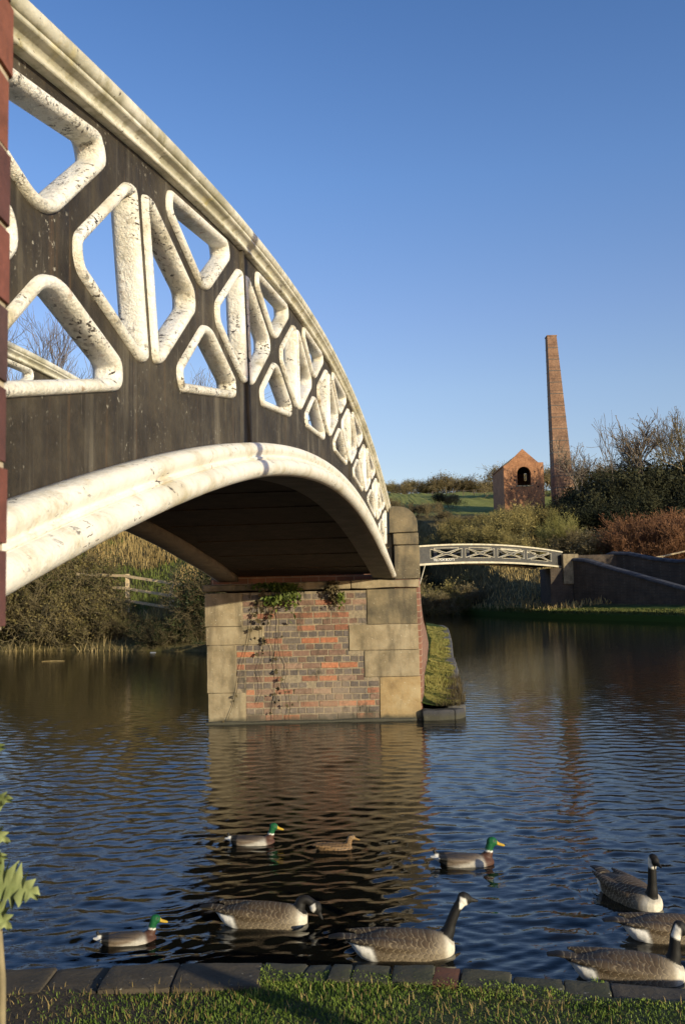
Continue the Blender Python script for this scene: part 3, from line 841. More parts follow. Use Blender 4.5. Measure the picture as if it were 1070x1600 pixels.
def build_pier():
    rng = np.random.default_rng(3)
    YF = 14.43
    p = empty('bridge_pier', (-.5, YF+1.5, 0), 'brick and sandstone pier standing in the water under the far end of the iron bridge', 'pier')
    RH = .1
    # stone corner blocks: (x0,x1,z0,z1,mat)
    blocks = [(-2.235, -1.64, 1.53, 2.06, 'sand'), (-2.22, -1.30, 1.235, 1.525, 'sand'), (-2.205, -1.745, .485, 1.23, 'sand'), (-2.19, -1.60, .02, .48, 'sand'),
              (.36, 1.155, 1.515, 2.075, 'sand_dark'), (.06, 1.165, 1.105, 1.51, 'sand'), (.30, 1.17, .685, 1.10, 'sand'), (.53, 1.18, .02, .68, 'sand_gold')]
    for x0, x1, z0, z1, m in blocks:
        rough_block('quoin_stone', x0, x1, YF-.012+rng.uniform(-.006, .006), YF+.4, z0+.001, z1-.001, M[m], p, rng, .006, .06, round_r=.004, fine=1.6)
    def regs(r):
        z = .03 + (r+.5)*RH; xl = -2.1; xr = 1.1
        for x0, x1, z0, z1, _ in blocks:
            if z0-.03 <= z <= z1+.01:
                if x0 < -1: xl = max(xl, x1+.004)
                else: xr = min(xr, x0-.004)
        return xl, xr
    V, F, C = brick_mesh(regs, YF, .03, 20, RH, rng, [BLU, BLU, GRY, BLU, BRN, GRY], [RED, RED, BRN, ORA, RED, GRY, PNK, BRN])
    n = len(V)
    V += [(-2.17, YF+.006, -.3), (1.14, YF+.006, -.3), (1.14, YF+.006, 2.06), (-2.17, YF+.006, 2.06)]
    F.append((n, n+1, n+2, n+3)); C = np.concatenate([C, [[.245, .20, .135]]])
    o = mobj('brickwork', V, F, M['brick'], p)
    loops = np.repeat(C, [len(f) for f in F], 0); setcol(o.data, loops, 'CORNER')
    # stone ledge the iron springs from, in three lengths
    for x0, x1, dz in ((-2.26, -1.2, -.02), (-1.195, .1, 0), (.105, 1.20, .01)):
        rough_block('ledge_stone', x0, x1, YF-.05, YF+.6, 2.085, 2.215+dz, M['sand_dark'] if x0 < -1.2 else M['sand'], p, rng, .014)
    # core behind the face
    mb = MB(); mb.prism([(-2.16, -.6), (1.12, -.6), (1.12, 2.05), (-2.2, 2.05)], YF+.03, YF+4.5); mb.obj('core_wall', M['wing'], p)
    mb = MB(); mb.box(-2.18, .62, YF+.34, YF+.9, 2.1, 2.46); mb.obj('back_wall', M['wing'], p)
    # dark waterline footing
    rough_block('footing_stone', -2.24, 1.10, YF-.07, YF+.2, -.4, .035, M['kerb'], p, rng, .012, .12)
    # end pillar of the parapet: rounded cap stone over two blocks
    y0, y1 = YF+.02, YF+.62
    def pil(poly_, nm, m, ya=y0, yb=y1):
        mb = MB(); mb.prism(poly_, ya, yb); return mb.obj(nm, M[m], p, bevel=.012, seg=2)
    cap = [(.745, 2.975), (1.205, 2.985)] + [(1.205-.30+.30*math.cos(rad(a)), 3.10+.30*math.sin(rad(a))) for a in np.linspace(0, 90, 10)] + [(.80, 3.405), (.75, 3.395)]
    pil(cap, 'cap_stone', 'sand_dark', y0-.015, y1+.01)
    rough_block('pillar_stone', .80, 1.215, y0+.01, y1, 2.775, 2.97, M['sand_dark'], p, rng, .008)
    rough_block('pillar_stone', .81, 1.225, y0, y1, 2.225, 2.77, M['sand_dark'], p, rng, .008)
    rough_block('pillar_stone', .62, .80, y0+.12, y1, 2.225, 2.97, M['sand_dark'], p, rng, .008)
    # curved, battered brick wing wall running back along the verge
    ys, lx, wx, vx, st = PEN
    n = 40; yy = np.linspace(YF+.01, 30, n); fx = np.interp(yy, st[:, 0], st[:, 2])
    fx[0] = 1.17
    topx = np.interp(yy, [14.4, 15.2, 17, 20, 25, 30], [1.185, 1.26, 1.40, 1.66, 2.1, 2.6])
    topz = np.interp(yy, [14.4, 15.05, 15.1, 17, 20, 25, 30], [2.22, 2.22, 2.9, 2.75, 2.35, 1.7, 1.2])
    V = []; m = 10
    for i in range(n):
        for j in range(m):
            s = j/(m-1); V.append((fx[i]+(topx[i]-fx[i])*s + .03*math.sin(s*PI), yy[i], -.3+(topz[i]+.3)*s))
        V.append((topx[i]-.38, yy[i], topz[i])); V.append((topx[i]-.38, yy[i], -.3))
    k = m+2; F = [(i*k+a, i*k+(a+1) % k, (i+1)*k+(a+1) % k, (i+1)*k+a) for i in range(n-1) for a in range(k)]
    F.append(tuple(range(k))); F.append(tuple((n-1)*k+a for a in reversed(range(k))))
    fix_normals(mobj('wing_wall', V, F, M['wing'], p))
    return p
build_pier()

def build_verge_kerb():
    ys, lx, wx, vx, st = PEN
    rng = np.random.default_rng(12)
    g = 'dark kerb stones round the grass verge'
    pts = [(1.185, 14.34), (1.70, 14.37), (1.87, 14.58)] + [(float(np.interp(y, st[:, 0], st[:, 3])), y) for y in np.arange(15.3, 50, 1.05)]
    for i in range(len(pts)-1):
        a = Vector(pts[i]); b = Vector(pts[i+1]); d = (b-a); L = d.length; d.normalize()
        yaw = math.atan2(d.y, d.x)
        o = rough_block('kerb_stone', -L/2+.003, L/2-.003, -.02, .26, -.5, (.17 if i < 2 else .20)+rng.uniform(-.03, .02), M['kerb_dark' if i < 2 else 'kerb'], None, rng, .020, .06, round_r=.012, fine=1.8)
        o.location = ((a.x+b.x)/2, (a.y+b.y)/2, 0); o.rotation_euler = (0, 0, yaw)
        tag(o, 'weathered blue-black kerb stone edging the grass verge at the water' if i > 1 else ('short curved kerb stone butting the foot of the pier corner' if i == 0 else 'kerb stone at the rounded front corner of the grass verge'), 'kerb', g)
build_verge_kerb()

# ------------------------------------------------------------------ near brick parapet, left edge of the frame
def build_parapet():
    rng = np.random.default_rng(21)
    XF = -.3415; YE = .91
    p = empty('brick_parapet', (-.65, .2, .3), 'dark red brick parapet wall close up at the left edge of the view', 'wall')
    V = []; F = []; C = []
    rh = .083; z0 = 1.972
    for r in range(12):
        y = YE; hd = r % 2
        first = True
        while y > -.4:
            L = (.105 if hd else .215)
            y1 = y-L; za = z0+r*rh+.006; zb = z0+(r+1)*rh-.006; d = rng.normal(0, .0012); n = len(V); b = .004
            x = XF+d
            ye = y + rng.normal(0, .0012)
            za -= .002; zb += .002
            V += [(x, y1+.008, za), (x, ye-b, za), (x, ye-b, zb), (x, y1+.008, zb), (x-.25, ye, za), (x-.25, ye, zb), (x-.004, ye, za), (x-.004, ye, zb), (x-.25, y1+.01, za), (x-.25, y1+.01, zb)]
            F += [tuple(n+i for i in q) for q in ((0,1,2,3), (1,6,7,2), (6,4,5,7), (3,2,7,5,9), (0,8,4,6,1), (0,3,9,8))]
            c = np.array([(.15, .05, .035), (.11, .042, .036), (.21, .072, .042), (.09, .045, .042)][rng.integers(4)])*rng.uniform(.85, 1.15)
            C += [c]*6; y = y1
    o = mobj('brick_courses', V, F, M['brick_near'], p); setcol(o.data, np.repeat(np.array(C), [len(f) for f in F], 0), 'CORNER')
    mb = MB(); mb.box(-1.2, XF-.0035, -.4, YE-.0035, z0, z0+12*rh); mb.obj('mortar_core', M['mortar'], p)
    rough_block('corbel_stone', -1.2, XF-.005, -.4, YE-.003, 1.93, 1.968, M['sand'], p, rng, .002, .1, round_r=.006)
    mb = MB(); mb.box(-1.2, XF-.03, -.4, YE-.06, -.3, 1.928); mb.obj('lower_wall', M['wing'], p)
    rough_block('top_coping', -1.2, XF+.02, -.4, YE+.02, z0+12*rh+.002, z0+12*rh+.12, M['sand_dark'], p, rng, .005, .2)
build_parapet()

# ------------------------------------------------------------------ near bank
def bank_edge(x): return np.interp(x, [-6, -1.58, -.39, .4, .97, 1.4, 6], [4.36, 4.34, 4.36, 4.26, 4.13, 4.03, 3.2])
def build_bank():
    n, m = 120, 60
    x = np.linspace(-12, 12, n); v = np.linspace(0, 1, m)**1.6
    X = np.repeat(x[:, None], m, 1); Y = (bank_edge(x)-.17)[:, None] - v[None, :]*14
    Z = .285 + .02*fbm(X*3, Y*3, 2, 4) + np.clip((3.9-Y)*.02, 0, .15)
    V = np.stack([X, Y, Z], -1).reshape(-1, 3); i = np.arange(n*m).reshape(n, m)
    F = np.stack([i[:-1, :-1], i[:-1, 1:], i[1:, 1:], i[1:, :-1]], -1).reshape(-1, 4)
    mt = NT('near_bank_ground'); p = mt.pos()
    ns = mt.noise(p, 9, 6, .65); n2 = mt.noise(p, 55, 5, .7)
    gcol = mt.ramp(n2, [(.3, (.020, .030, .007)), (.55, (.04, .055, .013)), (.75, (.075, .07, .026))])
    scol = mt.ramp(n2, [(.3, (.022, .016, .010)), (.55, (.05, .036, .022)), (.8, (.10, .075, .045))])
    sx = mt.n('ShaderNodeSeparateXYZ'); g = mt.n('ShaderNodeNewGeometry'); mt.l(g.outputs['Position'], sx.inputs[0])
    f = mt.math('ADD', mt.math('MULTIPLY', sx.outputs[0], -1.0), mt.math('MULTIPLY', mt.math('SUBTRACT', ns, .5), 1.4))
    mt.base(mt.mix(mt.ramp(mt.math('MULTIPLY', f, .5), [(.22, 0.0), (.36, 1.0)]), gcol, scol)); mt.rough(.95); mt.bump(n2, .9, .02)
    o = add('grass_bank', mesh_np('grass_bank', V, F, True), mt.m); tag(o, 'near canal bank of turf and bare earth', None, None, 'structure')
    rng = np.random.default_rng(31)
    # big brown slabs on the left
    xs = [-3.2, -2.3, -1.62, -1.37, -1.12, -.80, -.41]
    names = ['brown coping slab half hidden at the left edge of the view', 'second brown coping slab from the left edge, beside the thistle stalk', 'third brown coping slab from the left, above the bare muddy earth', 'brown coping slab with a dark open joint, left of the long slab', 'long brown coping slab crossed by the thin post shadow', 'x']
    g = 'brown coping slabs along the near bank'
    def stone(x0, x1, d, z, mat, label, group, amp=.010, cat='coping stone', rr=.010):
        y0, y1 = float(bank_edge(x0)), float(bank_edge(x1)); L = math.hypot(x1-x0, y1-y0)
        o = rough_block('coping_stone', -L/2+.0015, L/2-.0015, -d, 0, -.5, z, M[mat], None, rng, amp*.6, .04, round_r=min(rr, .006), fine=1.6)
        o.location = ((x0+x1)/2, (y0+y1)/2, 0); o.rotation_euler = (0, 0, math.atan2(y1-y0, x1-x0)); tag(o, label, cat, group); return o
    labs = ['brown coping slab below the bridge parapet, mostly outside the left edge', 'narrow brown coping slab beside the thistle stalk at the left edge', 'squarish brown coping slab, first whole one from the left, above bare earth',
            'brown coping slab between two mossy open joints, second whole one from the left', 'longer brown coping slab just left of the post shadow', 'widest brown coping slab, crossed by the post shadow']
    for i in range(6): stone(xs[i], xs[i+1], .27, .30+rng.uniform(-.008, .008), 'slab', labs[i], g)
    # smaller mossy setts in the middle
    x = -.405; k = 0
    while x < .70:
        w = rng.uniform(.10, .24); x1 = x+w
        red = .36 < x+w/2 < .56
        stone(x, x1, .19, .300+rng.uniform(-.010, .008), 'redstone' if red else 'mossy', 'rusty red brick stone in the mossy bank edge below the goose' if red else 'small mossy green edging stone set along the middle of the near bank', 'small mossy edging stones', .016, 'edging stone', .007)
        x = x1; k += 1
    for x0, x1, l in ((x, .93, 'grey-green flat edging stone just right of the red brick edge'), (.93, 1.12, 'mossy edging stone with a grassy joint below the right geese'), (1.12, 1.75, 'large dark grey coping slab at the right end under the nearest goose'), (1.75, 2.6, 'dark grey coping slab outside the right edge')):
        stone(x0, x1, .24, .285, 'mossy' if x1 < 1.3 else 'slab', l, 'right-hand coping slabs', .016)
build_bank()

def blades(name, P, H, Wd, mat, lean=.5, rng=RNG, label=None, cat='grass', seg=2, kind='stuff', parent=None, droop=.35):
    n = len(P); az = rng.uniform(0, 2*PI, n); ln = rng.uniform(.05, lean, n); la = rng.uniform(0, 2*PI, n)
    side = np.stack([np.cos(az), np.sin(az), np.zeros(n)], 1)*Wd[:, None]
    tip = np.stack([np.cos(la)*ln, np.sin(la)*ln, np.sqrt(1-np.clip(ln, 0, .98)**2)], 1)*H[:, None]
    mid = tip*.55; mid[:, 2] += H*.08
    end = tip.copy(); end[:, 2] -= H*droop*ln
    V = np.stack([P-side, P+side, P+mid+side*.7, P+mid-side*.7, P+end], 1).reshape(-1, 3)
    b = np.arange(n)*5
    me = bpy.data.meshes.new(name)
    tri = np.stack([b+3, b+2, b+4], 1); quad = np.stack([b, b+1, b+2, b+3], 1)
    me.vertices.add(len(V)); me.vertices.foreach_set('co', V.astype(np.float32).ravel())
    li = np.concatenate([quad.ravel(), tri.ravel()]); me.loops.add(len(li)); me.loops.foreach_set('vertex_index', li.astype(np.int32))
    me.polygons.add(2*n); me.polygons.foreach_set('loop_start', np.concatenate([np.arange(n)*4, 4*n+np.arange(n)*3]).astype(np.int32))
    me.update(calc_edges=True)
    o = add(name, me, mat, parent)
    if label: tag(o, label, cat, None, kind)
    return o

def build_turf():
    r = np.random.default_rng(41); n = 110000
    x = r.uniform(-2.2, 2.4, n); e = bank_edge(x); d = r.uniform(.10, 1.15, n)**1.0
    y = e - d
    dens = .5 + .5*fbm(x*2.2, y*2.2, 14, 4)
    bare = np.clip((-x-.62)*1.5 + .5*fbm(x*4, y*4, 15, 3), 0, 1)
    lim = np.where(x < -.4, .26, np.where(x < .75, .185, .24)) + .03*fbm(x*9, y*3, 8, 3)
    keep = (r.uniform(0, 1, n) > bare*.96) & (d > lim) & (r.uniform(0, 1, n) < .25+dens)
    x, y = x[keep], y[keep]; n = len(x)
    P = np.stack([x, y, np.full(n, .28)+.02*fbm(x*3, y*3, 2, 4)+np.clip((3.9-y)*.02, 0, .15)], 1)
    H = r.uniform(.008, .027, n)*(.6+.7*dens[keep]); Wd = r.uniform(.0012, .003, n)
    blades('turf_grass', P, H, Wd, M['turf'], .97, r, 'short green turf with straw blades on the near bank', 'grass')
    n = 3500; x = r.uniform(-1.5, 2.2, n); y = bank_edge(x)-r.uniform(.2, 1.1, n)
    P = np.stack([x, y, np.full(n, .285)], 1)
    blades('straw_grass', P, r.uniform(.02, .06, n), r.uniform(.001, .0022, n), M['drygrass'], .95, r, 'dead straw blades lying among the turf', 'grass')
    n = 9000; x = r.uniform(-.42, 1.75, n); e = bank_edge(x); d = r.uniform(.0, .26, n)
    mk = fbm(x*7, d*16, 91, 3) + d*1.6 - .12; k = mk > .22; x, e, d = x[k], e[k], d[k]; n = len(x)
    blades('stone_moss', np.stack([x, e-d, np.full(n, .296)], 1), r.uniform(.004, .016, n), r.uniform(.0014, .003, n), M['turf'], .95, r, 'moss and short grass creeping over the edging stones', 'moss')
    # verge grass on the peninsula
    ys, lx, wx, vx, st = PEN
    n = 32000; y = 14.45 + 30*r.uniform(0, 1, n)**1.7; u = r.uniform(0, 1, n)
    a = np.interp(y, st[:, 0], st[:, 2])+.03; b = np.interp(y, st[:, 0], st[:, 3])-.03-.10*r.uniform(0, 1, n)
    x = a+(b-a)*u
    P = np.stack([x, y, .20+.045*fbm(x*5, y*5, 5, 3)+.16*(1-u)**1.5-.01], 1)
    pt = np.clip(.55+.8*fbm(x*2.6, y*1.3, 77, 3), .15, 1.4)
    blades('verge_grass', P, r.uniform(.025, .085, n)*pt*(1+.02*(y-14)), r.uniform(.003, .007, n)*(1+.03*(y-14)), M['verge'], .97, r, 'rough green grass on the narrow verge beside the pier', 'grass')
    n = 1500; y = 14.35+4.5*r.uniform(0, 1, n)**1.5; x = np.interp(y, st[:, 0], st[:, 3])-np.abs(r.normal(0, .16, n))+.06
    P = np.stack([x, y, np.full(n, .21)], 1)
    blades('dead_verge_growth', P, r.uniform(.05, .26, n)*r.uniform(.3, 1, n), r.uniform(.002, .005, n), M['ivydead'], .95, r, 'withered brown stems hanging over the verge kerb', 'grass')
    # far bank grass strip
    n = 30000; t = r.uniform(0, 1, n); L = np.array(FARLINE[2:8]); x = np.interp(t, np.linspace(0, 1, len(L)), L[:, 0]); yb = np.interp(t, np.linspace(0, 1, len(L)), L[:, 1])
    d = r.uniform(.02, 5.5, n); P = np.stack([x, yb+d, np.interp(d, [0, .02, .5, 6], [.25, .3, .5, .62])], 1)
    blades('far_bank_grass', P, r.uniform(.05, .18, n), r.uniform(.02, .045, n), M['bankgrass'], .8, r, 'green grass strip along the far canal bank', 'grass')
    n = 15000; x = r.uniform(2, 24, n); y = r.uniform(63, 98, n)
    z = np.array([far_h(a, b) for a, b in zip(x, y)]); k = z > .45; x, y, z = x[k], y[k], z[k]; n = len(x)
    blades('slope_grass', np.stack([x, y, z-.03], 1), r.uniform(.2, .75, n), r.uniform(.02, .045, n), M['drygrass'], .75, r, 'dead brown grass on the slope under and behind the far bridge', 'grass')
    # dry hillside grass on the left bank
    n = 42000; x = r.uniform(-22, -2.5, n); d = r.uniform(1.5, 26, n)
    yb = np.interp(x, [p[0] for p in LEFTLINE], [p[1] for p in LEFTLINE])
    z = np.array([np.interp(dd, [p[0] for p in LEFTPROF], [p[1] for p in LEFTPROF]) for dd in d])
    gr = fbm(x*.5, (yb+d)*.35, 27, 3)
    P = np.stack([x, yb+d, z-.03], 1); H = r.uniform(.25, .85, n); Wd = r.uniform(.010, .022, n)
    k = gr < .12
    blades('dry_hillside_grass', P[k], H[k], Wd[k], M['drygrass'], .5, r, 'tall dry straw coloured grass covering the left hillside', 'grass')
    blades('green_hillside_grass', P[~k], H[~k]*.55, Wd[~k], M['grass'], .6, r, 'green grass patch on the left hillside behind the fence', 'grass')
build_turf()

# ------------------------------------------------------------------ woody plants
def grow(rng, h, spread, stems, levels, split, twist=.45, up=.25, r0=.05, start=.0):
    """list of (p0,p1,r0,r1)"""
    segs = []
    def go(p, d, L, r, lev):
        n = 3; q = p
        for i in range(n):
            d = (d + Vector(rng.normal(0, twist*.35, 3)) + Vector((0, 0, up*.15))).normalized()
            q2 = q + d*(L/n); segs.append((q, q2, r*(1-.25*i/n), r*(1-.25*(i+1)/n)))
            if lev > 0 and i >= (0 if lev < levels else 1):
                for _ in range(split):
                    nd = (d*.75 + Vector(rng.normal(0, twist, 3)) + Vector((0, 0, up*.4))).normalized()
                    go(q2, nd, L*rng.uniform(.5, .75), r*.55, lev-1)
            q = q2
    for s in range(stems):
        a = rng.uniform(0, 2*PI); t = spread*rng.uniform(.15, 1)
        d = Vector((math.cos(a)*t, math.sin(a)*t, 1)).normalized()
        go(Vector((math.cos(a)*start*rng.uniform(.2, 1), math.sin(a)*start*rng.uniform(.2, 1), 0)), d, h*rng.uniform(.4, .55), r0, levels)
    return segs
def seg_mesh(segs, rmin=.004, zoff=-.15):
    P0 = np.array([s[0] for s in segs]); P1 = np.array([s[1] for s in segs]); R0 = np.maximum([s[2] for s in segs], rmin); R1 = np.maximum([s[3] for s in segs], rmin)
    d = P1-P0; d /= np.linalg.norm(d, axis=1)[:, None]+1e-9
    a = np.cross(d, [.31, .17, .93]); a /= np.linalg.norm(a, axis=1)[:, None]+1e-9; b = np.cross(d, a)
    V = []
    for k in range(3):
        w = 2*PI*k/3; o = a*math.cos(w)+b*math.sin(w)
        V.append(P0+o*R0[:, None]); V.append(P1+o*R1[:, None])
    V = np.stack(V, 1).reshape(-1, 3); V[:, 2] += zoff
    n = np.arange(len(segs))*6
    F = np.concatenate([np.stack([n+2*k, n+2*((k+1) % 3), n+2*((k+1) % 3)+1, n+2*k+1], 1) for k in range(3)])
    return V, F
def leaf_quads(C, size, rng, flat=.0):
    n = len(C); a = rng.normal(0, 1, (n, 3)); a /= np.linalg.norm(a, axis=1)[:, None]
    b = np.cross(a, rng.normal(0, 1, (n, 3))); b /= np.linalg.norm(b, axis=1)[:, None]
    s = size*rng.uniform(.5, 1.2, n)[:, None]
    V = np.stack([C-a*s, C+b*s*.45, C+a*s, C-b*s*.45], 1).reshape(-1, 3); k = np.arange(n)*4
    return V, np.stack([k, k+1, k+2, k+3], 1)
def blob_points(n, rx, ry, h, rng, lumps=9, z0=.0):
    """points through an uneven, lumpy crown volume"""
    cs = np.stack([rng.uniform(-.6, .6, lumps)*rx, rng.uniform(-.6, .6, lumps)*ry, z0+h*rng.uniform(.25, .78, lumps)], 1)
    rs = rng.uniform(.25, .5, lumps)
    i = rng.integers(0, lumps, n); d = rng.normal(0, 1, (n, 3)); d /= np.linalg.norm(d, axis=1)[:, None]
    rr = rng.uniform(0, 1, n)**.45
    P = cs[i] + d*rr[:, None]*rs[i][:, None]*np.array([rx*1.0, ry*1.0, h*.75])
    P[:, 2] = np.clip(P[:, 2], .02*h, None)
    return P
def bush_mesh(name, rng, rx, h, mat, leaves=1500, lsize=.12, stems=9, levels=3, split=2, r0=.05, rmin=.012, spread=.9, up=.25, twist=.5, mat2=None):
    segs = grow(rng, h, spread, stems, levels, split, twist, up, r0, rx*.3)
    V1, F1 = seg_mesh(segs, rmin)
    ends = np.array([s[1] for s in segs[-len(segs)*3//4:]])
    # scale crown into the wanted box
    mx = np.percentile(np.abs(V1[:, :2]), 98); mz = np.percentile(V1[:, 2], 99)
    sc = np.array([rx/mx, rx/mx, h/mz])
    V1 = V1*sc
    if leaves:
        C = ends[rng.integers(0, len(ends), leaves)]*sc + rng.normal(0, lsize*1.6, (leaves, 3)); C[:, 2] = np.maximum(C[:, 2], .03)
        V2, F2 = leaf_quads(C, lsize, rng)
        V = np.concatenate([V1, V2]); F = np.concatenate([F1, F2+len(V1)])
    else: V, F = V1, F1
    me = mesh_np(name, V, F); me.materials.append(mat)
    if mat2 is not None and leaves:
        me.materials.append(mat2); mi = np.zeros(len(F), dtype=np.int32); mi[len(F1):] = 1
        me.polygons.foreach_set('material_index', mi)
    return me
def put(me, name, x, y, z, s=1.0, rz=0.0, label=None, cat='bush', group=None, sz=None):
    o = bpy.data.objects.new(name, me); COL.objects.link(o)
    o.location = (x, y, z); o.rotation_euler = (0, 0, rz); o.scale = (s, s, sz if sz else s)
    return tag(o, label, cat, group)
def bare_tree(name, x, y, z, h, rng, label, group=None, mat='tw_grey', levels=4, split=2, spread=.35, leaves=0, lean=(0, 0), r0=.14, stems=1, crown_w=None, fine=.0019):
    root = empty(name, (x, y, z), label, 'tree', group)
    th = h*.28
    mb = MB(); top = (lean[0]*th, lean[1]*th, th)
    mb.tube([(x, y, z-.3), (x+top[0]*.5, y+top[1]*.5, z+th*.5), (x+top[0], y+top[1], z+th)], [r0*1.25, r0, r0*.85], 7)
    mb.obj('trunk', M[mat], root, True)
    segs = grow(rng, (h-th)*1.0, spread, max(3, stems*3), levels-1, split, .42, .5, r0*.6, .0)
    V, F = seg_mesh(segs, max(.010, h*fine), 0)
    mz = V[:, 2].max(); mx = np.percentile(np.hypot(V[:, 0], V[:, 1]), 98)
    cw = crown_w or h*.28
    V = V*np.array([cw/mx, cw/mx, (h-th)/mz]); V += np.array([top[0], top[1], th*.92])
    if leaves:
        C = V[rng.integers(0, len(V), leaves)] + rng.normal(0, .1, (leaves, 3))
        V2, F2 = leaf_quads(C, .11, rng); F = np.concatenate([F, F2+len(V)]); V = np.concatenate([V, V2])
    add('crown', mesh_np('crown', V, F), M[mat], root)
    return root

def build_plants():
    r = np.random.default_rng(51)
    B = {}
    for k, (mat, rx, h, lv, ls, kw) in dict(
        olive=('tw_olive', 2.6, 3.6, 1500, .11, {}), olive2=('tw_olive', 3.2, 3.2, 1700, .12, {}),
        yellow=('tw_yellow', 2.4, 4.2, 2600, .07, dict(spread=.9, up=.45, stems=20, twist=.4, r0=.022, rmin=.009)),
        brown=('tw_brown', 2.8, 3.4, 1200, .12, {}), brown2=('tw_brown', 3.4, 3.0, 1300, .13, dict(stems=12)),
        rust=('tw_rust', 3.0, 3.6, 2600, .08, dict(spread=.8, up=.6, stems=22, twist=.36, r0=.022, rmin=.009)),
        dark=('tw_dark', 3.0, 5.0, 3600, .16, dict(stems=10)), dark2=('tw_dark', 3.6, 4.4, 3800, .17, dict(stems=12)),
    ).items():
        B[k] = [bush_mesh(k+'_bush', r, rx, h, M[mat], lv, ls, **({'stems': 12, 'r0': .032, 'rmin': .011} | kw)) for _ in range(2)]
    def hb(kind, px, Y, s, label, group=None, sz=None, name='bush', dz=0):
        # px: bearing as tangent from the camera
        x = px*Y; z = far_h(x, Y) + dz
        return put(B[kind][r.integers(2)], name, x, Y, z, s, r.uniform(0, 6.28), label, 'bush', group, sz)
    T = lambda X, hy=0: (X-535+.0218*130)/1400
    # thicket on the slope between the pier pillar and the engine house
    g = 'leafless bushes of the hillside thicket'
    for (X, Y, k, s) in [(622, 104, 'brown', .65), (645, 106, 'brown2', .5), (668, 104, 'brown', .5), (655, 97, 'olive', .85), (630, 94, 'olive2', .9), (680, 93, 'olive', .7), (690, 99, 'brown2', .42), (707, 95, 'brown', .42),
                          (612, 112, 'brown', .6), (680, 116, 'brown', .4), (735, 97, 'brown2', .35), (720, 92, 'olive2', .55), (700, 90, 'olive', .62), (665, 88, 'olive2', .9), (640, 86, 'brown', .9),
                          (745, 91, 'olive', .55), (755, 97, 'olive2', .36), (625, 100, 'brown2', 1.0), (598, 106, 'brown', 1.0), (600, 95, 'olive', 1.0), (685, 84, 'olive', .8), (715, 83, 'olive2', .8), (745, 84, 'olive', .8), (655, 82, 'olive', .8), (772, 84, 'olive2', .8), (635, 79, 'olive2', .8), (700, 79, 'olive', .65), (730, 79, 'brown2', .65), (670, 78, 'brown', .7), (765, 92, 'olive', .55), (720, 87, 'olive', .6), (738, 88, 'brown', .55)]:
        kk = 'olive brown leafless bush in the thicket between the pier pillar and the green field'
        hb(k, T(X), Y, s, kk, g)
    for (X, Y, k, s) in [(758, 87, 'olive2', .8), (785, 87, 'olive', .95), (808, 89, 'olive', 1.0), (833, 91, 'olive2', .85), (775, 96, 'olive', .5), (800, 97, 'olive2', .6), (825, 98, 'brown', .6), (800, 82, 'olive', .75), (825, 82, 'olive2', .7)]:
        hb(k, T(X), Y, s, 'yellow olive bush massed below the brick engine house', 'olive bushes below the engine house')
    hb('yellow', T(867), 82, .98, 'rounded yellow-green bush standing alone above the far bridge end', sz=.98)
    hb('brown', T(705), 121, .55, 'dark green shrub at the lower edge of the green field')
    hb('dark', T(687), 122, .42, 'small dark evergreen shrub on the field edge')
    # low brown scrub right of the yellow bush
    for X in (905, 925, 945, 960, 890): hb('brown2', T(X), r.uniform(80, 84), .85, 'low brown scrub between the yellow-green bush and the russet bush', 'low scrub behind the far abutment')
    for (X, Y, s) in [(985, 78, 1.05), (1010, 80, 1.2), (1035, 77, 1.25), (1060, 79, 1.3), (1085, 77, 1.3), (1022, 76, 1.0), (1110, 80, 1.2)]:
        hb('rust', T(X), Y, s, 'russet red twiggy bush in the clump on the right behind the dark wall', 'russet bushes')
    for (X, Y, s) in [(655, 90, .5), (675, 89, .48), (700, 88.5, .5), (722, 88, .42), (745, 86, .36), (665, 93, .6)]:
        hb('dark', T(X), Y, s, 'dark shrub in the shade under the far bridge', 'shrubs under the far bridge')
    for (x, y, s) in [(31, 57, 1.25), (34, 54, 1.4), (38, 51, 1.5), (36.5, 58, 1.45), (42, 47, 1.5), (46, 43, 1.5), (41, 53, 1.5)]:  # unseen bushes placed to cast shade on the far bank and walls
        put(B['dark'][r.integers(2)], 'bush', x, y, far_h(x, y), s, r.uniform(0, 6.28), 'dark evergreen bush added outside the view to shade the right bank', 'bush', 'unseen evergreens shading the far bank')
    # dark evergreen mass
    for (X, Y, k, s) in [(882, 95, 'dark', .62), (905, 92, 'dark2', .75), (930, 94, 'dark', .9), (955, 92, 'dark2', 1.1), (985, 93, 'dark', 1.15), (1012, 94, 'dark2', 1.3), (1040, 92, 'dark', 1.25), (1070, 94, 'dark2', 1.35), (940, 100, 'dark2', 1.0), (975, 102, 'dark', 1.15),
                         (1010, 104, 'dark2', 1.3), (1050, 103, 'dark', 1.3), (1090, 100, 'dark', 1.4), (905, 88, 'dark', .7), (935, 87, 'dark2', .85), (965, 87, 'dark', .9), (1000, 88, 'dark', .95), (895, 100, 'dark', .55), (862, 96, 'dark', .5), (848, 96, 'dark2', .42), (1040, 86, 'dark2', .9), (1075, 87, 'dark', 1.0), (918, 98, 'dark', .85)]:
        hb(k, T(X), Y, s, 'dark evergreen thicket bush right of the brick chimney', 'dark evergreen thicket')
    # skyline hedge behind the field
    for i, X in enumerate(np.linspace(560, 772, 24)):
        Y = 186 + r.uniform(-4, 6); k = ('brown', 'olive2', 'brown2')[i % 3]
        s = r.uniform(.55, 1.0)*(1.25 if X > 690 and X < 740 or 640 < X < 690 else .95)
        hb(k, T(X), Y, s, 'leafless hedge bush on the skyline beyond the green field', 'skyline hedge')
    for X in (790, 800, 845, 870, 900, 930, 960, 1000, 1040, 1080):
        hb('brown', T(X), 150+r.uniform(-5, 5), 1.4, 'brown hedge bush behind the chimney and dark thicket', 'hedge behind the chimney')
